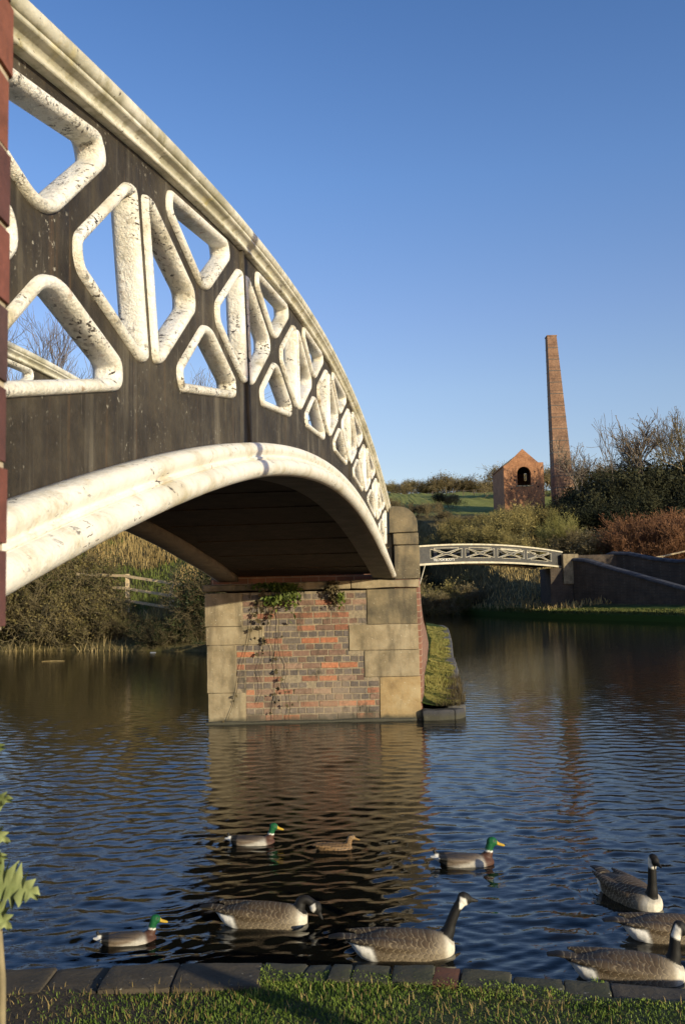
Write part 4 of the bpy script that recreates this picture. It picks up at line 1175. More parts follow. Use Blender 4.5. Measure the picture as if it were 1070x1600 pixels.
    # trees right of the chimney
    def bt(X, Y, h, label, **kw):
        x = T(X)*Y; return bare_tree('bare_tree', x, Y, far_h(x, Y)-.3, h, r, label, **kw)
    bt(905, 97, 10.5, 'slender bare tree with a few tan leaves next to the chimney', leaves=420, mat='tw_grey', crown_w=2.7, levels=4)
    bt(958, 96, 13.2, 'tall thin bare tree with two upright leaders right of the chimney', spread=.25, crown_w=2.6, levels=3, mat='tw_grey')
    bt(1008, 98, 12.6, 'broad bare tree with fine spreading twigs above the dark thicket', leaves=900, spread=.6, crown_w=4.6, levels=4, split=2, mat='tw_grey', r0=.2)
    bt(1040, 104, 13.0, 'pale stemmed bare tree behind the broad one', spread=.5, crown_w=3.4, levels=4, mat='tw_grey')
    bt(1075, 97, 13.2, 'bare tree at the right edge of the view', leaves=700, spread=.5, crown_w=3.8, levels=4, mat='tw_brown', r0=.2)
    bt(985, 107, 11.0, 'bare tree half hidden behind the tall thin one', leaves=300, spread=.5, crown_w=3.4, levels=4, mat='tw_brown')
    bt(776, 150, 6.5, 'small bare tree left of the engine house on the hill', spread=.5, crown_w=2.6, levels=3, mat='tw_brown')
    # tree tops seen through the iron lattice
    for X, Y, h, l in ((30, 52, 21.0, 'bare tree seen through the lowest left lattice opening'), (75, 55, 22.0, 'slim bare tree in the middle of the lowest left lattice opening'), (118, 58, 19.6, 'bare tree at the right side of the lowest left lattice opening'), (-25, 50, 20, 'bare tree left of the lattice, mostly outside the view'),
                       (300, 66, 20.2, 'bare tree seen through the second lower lattice opening'), (345, 68, 20.0, 'bare tree top right in the second lower lattice opening'), (432, 64, 17.6, 'bare tree seen through the third lower lattice opening'), (170, 62, 18.0, 'bare tree hidden by the black plate of the bridge'), (250, 60, 17, 'bare tree behind the iron bridge middle')):
        x = (X-535)/1400*Y; bare_tree('bare_tree', x, Y, left_h(x, Y)-.5, h-left_h(x, Y), r, l, mat='tw_grey', levels=4, spread=.4, crown_w=3.6, r0=.12, fine=.0008)
    # left bank: brambles over the water
    br = [bush_mesh('bramble', r, 1.5, 1.9, M['tw_brown'], 3600, .055, 14, 3, 2, .02, .006, 1.1, .1, .6, M['bramble']) for _ in range(3)]
    dk = [bush_mesh('dark_ivy_bush', r, 1.5, 2.2, M['tw_brown'], 4200, .06, 12, 3, 2, .02, .006, 1.0, .2, .6, M['bramble_dk']) for _ in range(2)]
    def lb(mes, X, Y, s, label, group, sz=None):
        x = (X-535)/1400*Y; return put(mes[r.integers(len(mes))], 'bramble_bush', x, Y, left_h(x, Y)-.05, s, r.uniform(0, 6.28), label, 'bush', group, sz)
    for X, Y, s in [(15, 37.6, 1.1), (50, 37.4, 1.15), (85, 37.2, 1.2), (115, 37.3, 1.25), (145, 37.0, 1.0), (165, 36.6, .75), (186, 36.2, .5), (30, 38.6, 1.35), (70, 38.9, 1.5), (105, 39, 1.45), (140, 38.7, 1.0), (215, 35.9, .45), (-10, 37.8, 1.2), (-30, 38.5, 1.3), (20, 40, 1.5), (60, 40.8, 1.6), (155, 38.0, .7)]:
        lb(br, X, Y, s, 'tangled brown green bramble bush above the reeds on the left bank', 'brambles on the left bank')
    for X, Y, s in [(230, 35.0, .45), (250, 34.9, .42), (270, 34.6, .42), (292, 34.3, .30), (316, 34.4, .62), (328, 35.0, 1.0), (324, 36.2, .6), (340, 35, 1.2), (318, 34.0, .5), (240, 34.5, .35), (262, 34.2, .35)]:
        lb(dk, X, Y, s, 'dark green ivy covered bush beside the pier on the left bank', 'dark bushes beside the pier')
    for X, Y, s in [(150, 55, 2.2), (190, 58, 2.0), (230, 56, 2.0), (120, 54, 2.0), (270, 58, 2), (80, 56, 2.2)]:
        lb(br, X, Y, s, 'brown scrub bush along the top of the dry grass hillside', 'scrub on top of the left hillside')
    # dry reeds at the water
    def reeds(X, n, h, label, w=.5):
        x = (X-535)/1400*36; y = float(np.interp(x, [p[0] for p in LEFTLINE], [p[1] for p in LEFTLINE]))-.12
        P = np.stack([r.normal(0, w*.5, n), r.normal(0, .10, n), np.full(n, -.1)], 1)
        o = blades('reed_clump', P, r.uniform(.25, 1, n)**1.6*h*.72, r.uniform(.006, .014, n), M['reed'], .95, r)
        o.location = (x, y, 0); tag(o, label, 'reeds', 'dry reed clumps along the left bank')
    for X, n, h, l in ((12, 60, 1.0, 'dry pale reed clump at the far left end of the bank'), (55, 26, 1.7, 'tall thin dry reed clump second from the left'), (75, 22, .8, 'short dry reed clump beside the tall thin one'), (150, 46, 1.2, 'bent dry reed clump leaning over below the fence post'), (185, 40, 1.45, 'straight pale reed clump under the fence'), (206, 30, .8, 'short reed clump next to the dark ivy bush'), (110, 14, .8, 'sparse reed clump in front of the brambles')):
        reeds(X, n, h, l)
build_plants()

# ------------------------------------------------------------------ timber fence on the left bank
def build_fence():
    def at(X, Y): return ((X-535)/1400*Y)
    x1, x2 = at(198, 38), at(266.5, 37.2); f = empty('timber_fence', (x1, 38, left_h(x1, 38)), 'pale timber post and rail fence on the left bank under the bridge', 'fence')
    z1, z2 = 1.60, 1.60
    for x, y, zt in ((x1, 38, 3.06), (x2, 37.2, 2.72)):
        mb = MB(); mb.box(x-.085, x+.085, y-.06, y+.06, .9, zt); mb.obj('fence_post', M['timber'], f, bevel=.012)
    def rail(xa, ya, za, xb, yb, zb):
        mb = MB(); a = Vector((xa, ya, za)); b = Vector((xb, yb, zb)); d = (b-a).normalized(); h = Vector((0, 0, .055)); s = d.cross(Vector((0, 0, 1))).normalized()*.022
        mb.v = [tuple(p+q) for p in (a, b) for q in (-s-h, s-h, s+h, -s+h)]
        mb.f = [(0,1,2,3), (7,6,5,4)] + [(i, (i+1) % 4, 4+(i+1) % 4, 4+i) for i in range(4)]; mb.m = [0]*6
        mb.obj('fence_rail', M['timber'], f)
    x0 = at(120, 38.9); x3 = at(345, 36.4)
    for h in (0, -.52, -1.02):
        rail(x1, 37.92, 2.96+h, x2, 37.12, 2.62+h+.0); rail(x0, 38.82, 3.12+h, x1, 37.92, 2.98+h)
        rail(x2, 37.12, 2.60+h, x3, 36.3, 2.30+h)
build_fence()

# ------------------------------------------------------------------ far bridge and its walls
def build_far_bridge():
    A = np.array([4.35, 54.5]); Bp = np.array([16.35, 67.2])
    d = Bp-A; L = np.linalg.norm(d); d /= L; nrm = np.array([d[1], -d[0]])
    root = empty('far_iron_bridge', (A[0], A[1], 0), 'small arched black and cream iron lattice footbridge in the distance', 'bridge')
    arc_ = lambda s: 1-((s-.5*L)/(.5*L))**2
    zt = lambda s: 4.85 + .32*arc_(s)
    zb = lambda s: 3.62 + .25*arc_(s)
    P3 = lambda s, z, e, off: (A[0]+d[0]*s+nrm[0]*(e-off), A[1]+d[1]*s+nrm[1]*(e-off), z)
    def band(name, mat, lo, hi, e0, e1, off, n=60, par=root):
        V = []
        for s in np.linspace(0, L, n):
            a, b = lo(s), hi(s)
            V += [P3(s, a, e1, off), P3(s, b, e1, off), P3(s, b, e0, off), P3(s, a, e0, off)]
        F = [(i*4+a, i*4+(a+1) % 4, (i+1)*4+(a+1) % 4, (i+1)*4+a) for i in range(n-1) for a in range(4)] + [(0,1,2,3), tuple((n-1)*4+a for a in (3,2,1,0))]
        return fix_normals(mobj(name, V, F, mat, par))
    np_ = 4; pw = 3.7
    for off in (0, 2.3):
        band('handrail', M['whitefar'], lambda s: zt(s)-.10, lambda s: zt(s), -.1, .06, off)
        band('arch_rib', M['whitefar'], lambda s: zb(s), lambda s: zb(s)+.12, -.15, .08, off)
        # plate with real openings
        outer = [(s, zb(s)+.12) for s in np.linspace(0, L, 60)] + [(s, zt(s)-.08) for s in np.linspace(L, 0, 60)]
        verts = [Vector(p) for p in outer]; edges = [(i, (i+1) % len(outer)) for i in range(len(outer))]; polys = []
        for i in range(np_):
            c = 3.15+i*pw
            for pl in ([(-.62, .36), (.62, .36), (.62, .27), (.05, .06), (-.05, .06), (-.62, .27)], [(-.56, -.30), (-.56, -.22), (-.05, -.05), (.05, -.05), (.56, -.22), (.56, -.30)], [(.2, .02), (.2, -.03), (.74, -.26), (.80, -.26), (.80, .30), (.74, .30)], [(-.2, .02), (-.2, -.03), (-.74, -.26), (-.80, -.26), (-.80, .30), (-.74, .30)]):
                pts = [(c+a*pw/1.78, (zt(c+a*2)+zb(c+a*2))/2+.03+v*1.05) for a, v in pl]
                pts = np.array(ccw([np.array(q) for q in pts])); polys.append(pts)
                n = len(verts); verts += [Vector(q) for q in pts]; edges += [(n+j, n+(j+1) % len(pts)) for j in range(len(pts))]
        vo, eo, fo, *_ = delaunay_2d_cdt(verts, edges, [], 1, 1e-5)
        def inside(P, x, y):
            c = False; j = len(P)-1
            for i in range(len(P)):
                if (P[i][1] > y) != (P[j][1] > y) and x < (P[j][0]-P[i][0])*(y-P[i][1])/(P[j][1]-P[i][1])+P[i][0]: c = not c
                j = i
            return c
        F = []
        for f in fo:
            cx = sum(vo[i][0] for i in f)/3; cy = sum(vo[i][1] for i in f)/3
            if not any(inside(P, cx, cy) for P in polys): F.append(tuple(f))
        n = len(vo); V = [P3(v[0], v[1], 0, off) for v in vo] + [P3(v[0], v[1], -.08, off) for v in vo]
        fix_normals(mobj('parapet_plate', V, F+[tuple(n+i for i in reversed(f)) for f in F], M['ironfar'], root))
        if off: continue
        for P in polys:
            rows = []
            for w, e in ((-.008, 0), (-.004, .025), (.020, .025), (.026, -.08), (-.004, -.09)):
                q = inset(P, w); rows.append([P3(p[0], p[1], e, off) for p in q])
            m = len(P); V = [rows[a][i] for i in range(m) for a in range(5)]
            F = [(i*5+a, i*5+(a+1) % 5, ((i+1) % m)*5+(a+1) % 5, ((i+1) % m)*5+a) for i in range(m) for a in range(5)]
            fix_normals(mobj('opening_frame', V, F, M['whitefar'], root))
    V = []
    for s in np.linspace(0, L, 40): V += [P3(s, zb(s)+.1, -.05, 0), P3(s, zb(s)+.1, -.05, 2.2), P3(s, zb(s)+.25, -.05, 2.2), P3(s, zb(s)+.25, -.05, 0)]
    F = [(i*4+a, i*4+(a+1) % 4, (i+1)*4+(a+1) % 4, (i+1)*4+a) for i in range(39) for a in range(4)]
    fix_normals(mobj('deck', V, F, M['deck'], root))
    # bracing rod at the near end
    mb = MB(); mb.tube([P3(.9, zb(.9)+.05, .05, 0), P3(-.2, zb(0)-1.5, .3, 0)], [.03, .03], 6); mb.obj('brace_rod', M['whitefar'], root)
    # faded lettering on the plate
    cu = bpy.data.curves.new('lettering', 'FONT'); cu.body = 'TILL FOR BOOTS'; cu.size = .30; cu.extrude = .006
    tmp = bpy.data.objects.new('lettering', cu); COL.objects.link(tmp)
    me = bpy.data.meshes.new_from_object(tmp.evaluated_get(bpy.context.evaluated_depsgraph_get())); bpy.data.objects.remove(tmp)
    V = np.array([v.co for v in me.vertices]); sx = 2.2/V[:, 0].max(); s0 = 1.75
    W = np.array([P3(s0+v[0]*sx, zb(s0+v[0]*sx)+.22+v[1]*.75, .012+v[2], 0) for v in V])
    mobj('painted_lettering', W, [tuple(p.vertices) for p in me.polygons], M['graff'], root)
    # abutment on the right bank
    ab = empty('far_abutment', (16.6, 67.6, 0), 'brick abutment with a square stone pillar at the right end of the far bridge', 'abutment')
    rng = np.random.default_rng(8)
    e = Bp
    def quadwall(name, p0, p1, th, zt0, zt1, mat, par, zbot=-.4, n=1):
        a = np.array(p0, float); b = np.array(p1, float); dd = (b-a)/np.linalg.norm(b-a); nn = np.array([-dd[1], dd[0]])*th
        V = []
        for p, z in ((a, zt0), (b, zt1)):
            V += [(p[0], p[1], zbot), (p[0]+nn[0], p[1]+nn[1], zbot), (p[0]+nn[0], p[1]+nn[1], z), (p[0], p[1], z)]
        F = [(0,1,2,3), (7,6,5,4)] + [(i, (i+1) % 4, 4+(i+1) % 4, 4+i) for i in range(4)]
        return fix_normals(mobj(name, V, F, mat, par))
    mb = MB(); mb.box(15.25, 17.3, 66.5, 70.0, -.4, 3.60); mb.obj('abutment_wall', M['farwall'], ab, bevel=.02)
    V = []
    mb = MB(); mb.box(16.2, 17.35, 66.35, 67.3, 2.4, 4.62); mb.obj('stone_pillar', M['sand_mid'], ab, bevel=.03)
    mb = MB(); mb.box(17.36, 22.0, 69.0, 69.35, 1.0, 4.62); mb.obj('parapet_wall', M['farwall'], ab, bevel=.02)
    # near wing wall sweeping down towards the right: sloping top with a dark rounded coping
    w1 = empty('sloping_wall', (17, 66, 0), 'dark shaded brick wing wall with a sloping coping, right of the far bridge', 'wall')
    def ramp_wall(pts, th, root_, mat, cop):
        V = []; n = len(pts)
        for (x, y, z) in pts:
            V += [(x, y, -.3), (x, y, z), (x+th, y+th*.6, z), (x+th, y+th*.6, -.3)]
        F = [(i*4+a, i*4+(a+1) % 4, (i+1)*4+(a+1) % 4, (i+1)*4+a) for i in range(n-1) for a in range(4)] + [(0,1,2,3), tuple((n-1)*4+a for a in (3,2,1,0))]
        fix_normals(mobj('brick_face', V, F, mat, root_))
        V = []
        pr = [(-.1, .002), (-.1, .10), (-.02, .2), (.5*th, .26), (th+.02, .2), (th+.1, .10), (th+.1, .002)]
        for (x, y, z) in pts:
            for e_, h_ in pr: V.append((x+e_, y+e_*.6, z+h_))
        k = len(pr); F = [(i*k+a, i*k+(a+1) % k, (i+1)*k+(a+1) % k, (i+1)*k+a) for i in range(n-1) for a in range(k)] + [tuple(range(k)), tuple((n-1)*k+a for a in reversed(range(k)))]
        fix_normals(mobj('coping', V, F, cop, root_))
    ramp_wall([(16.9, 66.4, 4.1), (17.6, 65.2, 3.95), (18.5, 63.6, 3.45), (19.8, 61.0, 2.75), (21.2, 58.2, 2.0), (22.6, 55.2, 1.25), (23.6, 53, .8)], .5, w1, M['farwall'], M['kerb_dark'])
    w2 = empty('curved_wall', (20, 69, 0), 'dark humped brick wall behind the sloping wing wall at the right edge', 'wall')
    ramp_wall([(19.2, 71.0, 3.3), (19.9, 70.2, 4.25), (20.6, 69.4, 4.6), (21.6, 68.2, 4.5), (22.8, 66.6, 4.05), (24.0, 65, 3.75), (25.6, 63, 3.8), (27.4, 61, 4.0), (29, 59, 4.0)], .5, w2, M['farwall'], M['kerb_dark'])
    # handrail behind the curved wall
    rl = empty('pale_rail', (25, 72, 3), 'thin pale handrail rising at the right edge behind the dark curved wall', 'railing')
    mb = MB(); mb.tube([(23.0, 71, 4.15), (25.2, 71, 4.45), (29, 71, 5.2)], [.07]*3, 6); mb.obj('rail_bar', M['timber'], rl)
    for x, z in ((23.2, 4.15), (25.2, 4.4), (27.1, 4.75)):
        mb = MB(); mb.tube([(x, 71, .5), (x, 71, z)], [.05, .05], 6); mb.obj('rail_post', M['timber'], rl)
build_far_bridge()

# ------------------------------------------------------------------ engine house and chimney
def build_engine_house():
    X0, X1, Y0, Y1 = 20.0, 24.95, 110.0, 118.2; ZB = 8.0; ZE = 17.35; ZA = 19.5; th = .55; cx = (X0+X1)/2-.05
    h = empty('engine_house', (cx, 113, 10), 'roofless red brick engine house with an arched window, on the hill', 'building')
    def gable(name, y, t, win, zoff=0.0):
        out = [(X0, ZB), (X1, ZB), (X1, ZE+.42), (X1-.62, ZE+.42), (cx, ZA+zoff), (X0+.55, ZE+.35), (X0, ZE)]
        verts = [Vector(p) for p in out]; edges = [(i, (i+1) % len(out)) for i in range(len(out))]
        n = len(verts); verts += [Vector(p) for p in win]; edges += [(n+i, n+(i+1) % len(win)) for i in range(len(win))]
        vo, eo, fo, *_ = delaunay_2d_cdt(verts, edges, [], 1, 1e-5)
        wx0 = min(p[0] for p in win); wx1 = max(p[0] for p in win)
        def ins(x, y_):
            c = False; j = len(win)-1
            for i in range(len(win)):
                if (win[i][1] > y_) != (win[j][1] > y_) and x < (win[j][0]-win[i][0])*(y_-win[i][1])/(win[j][1]-win[i][1])+win[i][0]: c = not c
                j = i
            return c
        F = [tuple(f) for f in fo if not ins(sum(vo[i][0] for i in f)/3, sum(vo[i][1] for i in f)/3)]
        m = len(vo); V = [(v[0], y, v[1]) for v in vo] + [(v[0], y+t, v[1]) for v in vo]
        F2 = F + [tuple(m+i for i in reversed(f)) for f in F]
        k = len(out); 
        for base, cnt in ((0, k), (k, len(win))):
            for i in range(cnt):
                a = base+i; b = base+(i+1) % cnt; F2.append((a, b, m+b, m+a))
        return fix_normals(mobj(name, V, F2, M['house'], h))
    wc = 22.51; wr = .85
    win = [(wc-wr, 14.95), (wc+wr, 14.95)] + [(wc+wr*math.cos(rad(a)), 16.4+.88*math.sin(rad(a))) for a in np.linspace(0, 180, 13)]
    gable('front_gable', Y0, th, win)
    wb = 24.36; win2 = [(wb-.31, 16.42), (wb+.31, 16.42)] + [(wb+.31*math.cos(rad(a)), 17.3+.33*math.sin(rad(a))) for a in np.linspace(0, 180, 9)]
    gable('back_gable', Y1-th, th, win2, -.1)
    mb = MB(); mb.box(X0, X0+th, Y0+th+.002, Y1-th-.002, ZB, ZE-.05); mb.box(X0-.12, X0+th, Y0+th+.002, Y1-th-.002, ZE-.05+.002, ZE+.12); mb.obj('side_wall', M['house'], h)
    mb = MB(); mb.box(X1-th, X1, Y0+th+.002, Y1-th-.002, ZB, ZE+.1); mb.obj('side_wall', M['house'], h)
    # only a strip of the old roof is left against the front gable, and one on the far left slope
    mb = MB(); mb.prism([(X0+.1, ZE+.12), (X0+.1, ZE+.3), (cx, ZA-.15), (cx, ZA-.33)], Y1-th-2.2, Y1-th-.01); mb.obj('roof_remnant', M['ironfar'], h)
    mb = MB(); mb.box(X0+th+.01, X1-th-.01, Y0+th+.01, Y1-th-.01, 17.42, 17.6); mb.obj('upper_floor', M['dark'], h)
    mb = MB(); mb.box(wc-wr-.15, wc+wr+.15, Y0-.08, Y0+.3, 14.78, 14.947); mb.obj('window_sill', M['sand'], h)
    for i, (x, z) in enumerate(((X0+.9, 14.5), (X0+.95, 15.9), (X1-.75, 14.75), (X1-1.0, 15.2), (X1-1.1, 16.6), (X0+1.3, 15.6))):
        mb = MB(); mb.box(x-.1, x+.1, Y0-.012, Y0+.02, z-.09, z+.09); mb.obj('putlog_shade_block', M['dark'], h)  # dark blocks on the face standing in for shaded holes
    c = empty('brick_chimney', (28.3, 116, 10), 'tall tapering square brick chimney stack beside the engine house', 'chimney')
    def ring(z):
        f = (z-15.3)/(35.25-15.3); w = 2.42+(1.22-2.42)*f; dx = 28.66 + (28.02-28.66)*f; dy = 116.0
        return [(dx-w/2, dy-w/2, z), (dx+w/2, dy-w/2, z), (dx+w/2, dy+w/2, z), (dx-w/2, dy+w/2, z)]
    zs = np.linspace(8, 35.25, 30); V = []
    for z in zs: V += ring(z)
    F = [(i*4+a, i*4+(a+1) % 4, (i+1)*4+(a+1) % 4, (i+1)*4+a) for i in range(29) for a in range(4)] + [(3,2,1,0), tuple(29*4+a for a in range(4))]
    fix_normals(mobj('shaft', V, F, M['stack'], c))
    for z in np.arange(13.5, 34, 1.55):
        q = ring(z); q2 = ring(z+.09); V = []
        for rg in (q, q2):
            mx = np.mean([p[0] for p in rg]); my = np.mean([p[1] for p in rg])
            for p in rg: V.append((mx+(p[0]-mx)*1.0+math.copysign(.025, p[0]-mx), my+(p[1]-my)+math.copysign(.025, p[1]-my), p[2]))
        fix_normals(mobj('iron_band', V, [(a, (a+1) % 4, 4+(a+1) % 4, 4+a) for a in range(4)] + [(3,2,1,0), (4,5,6,7)], M['ironfar'], c))
    q = ring(35.25); mx = np.mean([p[0] for p in q]); w = .66
    mb = MB(); mb.box(mx-w, mx+w, 116-w, 116+w, 35.252, 35.40); mb.obj('top_course', M['stack'], c)
    # post and wire fence and a figure-sized sign post across the field
    f = empty('field_fence', (12, 150, far_h(15, 150)), 'thin dark post and wire fence along the top of the green field', 'fence')
    for i, x in enumerate(np.linspace(16, 27, 7)):
        z = far_h(x, 158); mb = MB(); mb.box(x-.06, x+.06, 157.94, 158.06, z-.2, z+1.1); mb.obj('fence_post', M['wood'], f)
    zs = [far_h(x, 158)+.95 for x in np.linspace(16, 27, 12)]
    mb = MB(); mb.tube([(x, 158, z) for x, z in zip(np.linspace(16, 27, 12), zs)], [.035]*12, 5); mb.obj('fence_wire', M['wood'], f)
build_engine_house()

# ------------------------------------------------------------------ ivy and ferns on the pier
def build_ivy():
    r = np.random.default_rng(61); Y = 14.39
    def stems(name, paths, leaves, size, matl, label, cat='ivy', stem_r=.004):
        root = empty(name, (paths[0][0][0], Y, paths[0][0][1]), label, cat)
        mb = MB(); C = []
        for pth, n in paths_n(paths, leaves):
            p3 = [(x+r.normal(0, .012), Y-.005-r.uniform(0, .02), z) for x, z in pth]
            mb.tube(p3, [stem_r]*len(p3), 5)
            P = np.array(p3); cl = r.integers(1, len(P)-1, 3)
            for _ in range(n):
                i = int(np.clip(r.choice(cl)+r.normal(0, .55), 0, len(P)-2)); s = r.uniform(); C.append(P[i]*(1-s)+P[i+1]*s + np.array([r.normal(0, .045), -abs(r.normal(0, .025))-.01, r.normal(0, .03)]))
        mb.obj('stem', M['ivydead'], root)
        if C:
            # lobed leaves
            C = np.array(C); V = []; F = []
            for c in C:
                s = size*r.uniform(.5, 1.15); a = r.uniform(0, 2*PI); tilt = r.normal(0, .5, 2)
                pts = [(0, -.9), (.55, -.55), (.95, .05), (.4, .15), (0, 1.0), (-.4, .15), (-.95, .05), (-.55, -.55)]
                n = len(V)
                for px, pz in pts:
                    x = (px*math.cos(a)-pz*math.sin(a))*s; z = (px*math.sin(a)+pz*math.cos(a))*s
                    V.append((c[0]+x, c[1]+x*tilt[0]+z*tilt[1], c[2]+z))
                F.append(tuple(range(n, n+8)))
            mobj('foliage', V, F, M[matl], root)
        return root
    def paths_n(paths, leaves):
        return [(p, leaves if isinstance(leaves, int) else leaves[i]) for i, p in enumerate(paths)]
    def trail(x, z0, z1, drift, n=9):
        return [(x+drift*i/n+.018*math.sin(i*1.7+x*9), z0+(z1-z0)*i/n) for i in range(n+1)]
    stems('hanging_ivy', [trail(-1.32, 2.16, .05, -.55), trail(-1.28, 1.9, .3, -.1), trail(-1.05, 2.1, .0, -.08), trail(-1.2, 2.1, .9, .05), trail(-.98, 1.2, -.05, .1)], [22, 16, 13, 8, 5], .040, 'ivydead', 'withered brown ivy trailing down the left side of the pier to the water', 'ivy')
    def tuft(x, z, n, w, h, mat, label):
        root = empty('wall_fern', (x, Y, z), label, 'fern'); C = []
        P = np.stack([x+r.normal(0, w*.5, n), Y-.03-np.abs(r.normal(0, .05, n)), z-np.abs(r.normal(0, h*.5, n))], 1)
        V, F = leaf_quads(P, .05, r)
        n2 = n//4; mb = MB()
        for _ in range(max(4, n2//6)):
            xx = x+r.normal(0, w*.4); mb.tube([(xx, Y-.02, z+.03), (xx+r.normal(0, .03), Y-.10, z-h*.3), (xx+r.normal(0, .05), Y-.12, z-h*r.uniform(.6, 1.0))], [.005, .004, .002], 4)
        k0 = len(V); mobj('foliage', [tuple(q) for q in V] + mb.v, [tuple(int(j) for j in q) for q in F] + [tuple(k0+j for j in q) for q in mb.f], M[mat], root)
    tuft(-.90, 2.17, 340, .2, .30, 'ivy', 'bright green fern tuft hanging from the pier ledge, left of the middle')
    tuft(-1.14, 1.98, 120, .14, .16, 'ivy', 'small yellow-green fern low beside the hanging ivy')
    tuft(-1.2, 2.2, 120, .3, .10, 'ivy', 'thin green weeds along the shaded pier ledge')
    tuft(-.18, 2.2, 150, .09, .34, 'ivydead', 'dark brown withered fern under the middle of the pier ledge')
    tuft(-.06, 2.02, 60, .05, .22, 'ivy', 'yellow-green fern strand beside the withered brown one')
build_ivy()

# ------------------------------------------------------------------ thistle at the left edge
def build_thistle():
    r = np.random.default_rng(71)
    X, Y = -.424, 1.12
    t = empty('thistle', (X, Y, .3), 'pale spiny thistle with a dry stalk at the lower left edge', 'plant')
    mb = MB(); mb.tube([(X+.010, Y, .28), (X+.008, Y, .9), (X+.006, Y, 1.3), (X+.0045, Y, 1.55), (X-.006, Y, 1.67), (X-.03, Y, 1.82)], [.0058, .0054, .005, .0045, .004, .003], 8); mb.obj('stem', M['stalk'], t, True)
    def leaf(base, dirv, L, w, droop, up=Vector((0, -.5, .8))):
        d = Vector(dirv).normalized(); s = d.cross(up).normalized(); n = 21; V = []; F = []
        base = Vector(base)
        nrm = s.cross(d).normalized()
        for i in range(n):
            f = i/(n-1); ww = w*math.sin(PI*min(1, f*.92+.08))**.7*(1.0 if i % 2 else .48)*(1-.25*f)
            if i == n-1: ww = 0.0006
            c = base + d*(L*f) - Vector((0, 0, 1))*droop*f*f
            wav = .006*math.sin(i*2.1)
            V += [tuple(c - s*ww + nrm*(.25*ww+wav) + d*(L*.05 if i % 2 else 0)), tuple(c), tuple(c + s*ww + nrm*(.25*ww-wav) + d*(L*.05 if i % 2 else 0))]
        for i in range(n-1):
            a = i*3; F += [(a, a+1, a+4, a+3), (a+1, a+2, a+5, a+4)]
        o = mobj('leaf', V, F, M['thistle'], t, True)
    leaf((X-.03, Y, 1.664), (1, -.15, -.02), .082, .036, .012, Vector((0, -.8, .5)))
    leaf((X-.03, Y, 1.655), (.75, -.25, -.45), .060, .026, .012, Vector((0, -.9, .3)))
    leaf((X-.03, Y-.01, 1.675), (.8, -.1, .5), .050, .022, .004, Vector((0, -.9, .3)))
    leaf((X-.045, Y, 1.752), (.9, -.2, .22), .066, .022, .004, Vector((0, -.9, .3)))
    leaf((X-.045, Y, 1.745), (.9, -.2, -.42), .068, .020, .004, Vector((0, -.9, .3)))
    leaf((X-.043, Y, 1.795), (.8, -.2, .50), .060, .022, .0, Vector((0, -.9, .2)))
    leaf((X-.03, Y, 1.62), (-1, -.2, .2), .09, .035, .02)
build_thistle()

# ------------------------------------------------------------------ waterfowl
def loft(st, sides=20):
    """st: (x, zc, halfwidth, up, down) stations along +x -> closed mesh"""
    V = []; F = []
    for (x, zc, w, u, d) in st:
        for k in range(sides):
            a = 2*PI*k/sides; c = math.cos(a); s = math.sin(a)
            V.append((x, w*c, zc + (u if s > 0 else d)*s))
    n = len(st)
    for i in range(n-1):
        for k in range(sides):
            k2 = (k+1) % sides; F.append((i*sides+k, i*sides+k2, (i+1)*sides+k2, (i+1)*sides+k))
    F.append(tuple(reversed(range(sides)))); F.append(tuple((n-1)*sides+k for k in range(sides)))
    return V, F
def catmull(P, n):
    P = [np.array(p, float) for p in P]; P = [2*P[0]-P[1]] + P + [2*P[-1]-P[-2]]; out = []
    m = len(P)-3
    for i in range(m):
        for j in range(n):
            t = j/n; a, b, c, d = P[i:i+4]
            out.append(.5*((2*b)+(-a+c)*t+(2*a-5*b+4*c-d)*t*t+(-a+3*b-3*c+d)*t**3))
    out.append(P[-2]); return np.array(out)
def tube_np(P, R, sides=14, sq=1.0):
    V = []; F = []; n = len(P)
    for i in range(n):
        t = P[min(i+1, n-1)]-P[max(i-1, 0)]; t /= np.linalg.norm(t)
        s = np.cross(t, [0, 0, 1.0]) if abs(t[2]) < .95 else np.cross(t, [1.0, 0, 0])
        s = np.array([0, 1.0, 0]) if abs(t[1]) < .7 else s
        s = s - t*(s@t); s /= np.linalg.norm(s); b = np.cross(s, t)
        for k in range(sides):
            a = 2*PI*k/sides; V.append(P[i] + R[i]*(s*math.cos(a)*sq + b*math.sin(a)))
    for i in range(n-1):
        for k in range(sides):
            k2 = (k+1) % sides; F.append((i*sides+k, i*sides+k2, (i+1)*sides+k2, (i+1)*sides+k))
    F.append(tuple(reversed(range(sides)))); F.append(tuple((n-1)*sides+k for k in range(sides)))
    return V, F
def remesh(parts, voxel, smooth_it=3):
    V = []; F = []
    for v, f in parts:
        n = len(V); V += [tuple(p) for p in v]; F += [tuple(n+i for i in q) for q in f]
    me = bpy.data.meshes.new('tmp'); me.from_pydata(V, [], F); me.update()
    bm = bmesh.new(); bm.from_mesh(me); bmesh.ops.recalc_face_normals(bm, faces=bm.faces); bm.to_mesh(me); bm.free()
    o = bpy.data.objects.new('tmp', me); COL.objects.link(o)
    md = o.modifiers.new('r', 'REMESH'); md.mode = 'VOXEL'; md.voxel_size = voxel
    ms = o.modifiers.new('s', 'SMOOTH'); ms.iterations = smooth_it; ms.factor = .5
    dg = bpy.context.evaluated_depsgraph_get(); dg.update()
    out = bpy.data.meshes.new_from_object(o.evaluated_get(dg)); bpy.data.objects.remove(o)
    out.polygons.foreach_set('use_smooth', np.ones(len(out.polygons), dtype=bool))
    return out
def co_of(me):
    a = np.empty(len(me.vertices)*3, dtype=np.float32); me.vertices.foreach_get('co', a); return a.reshape(-1, 3).astype(float)
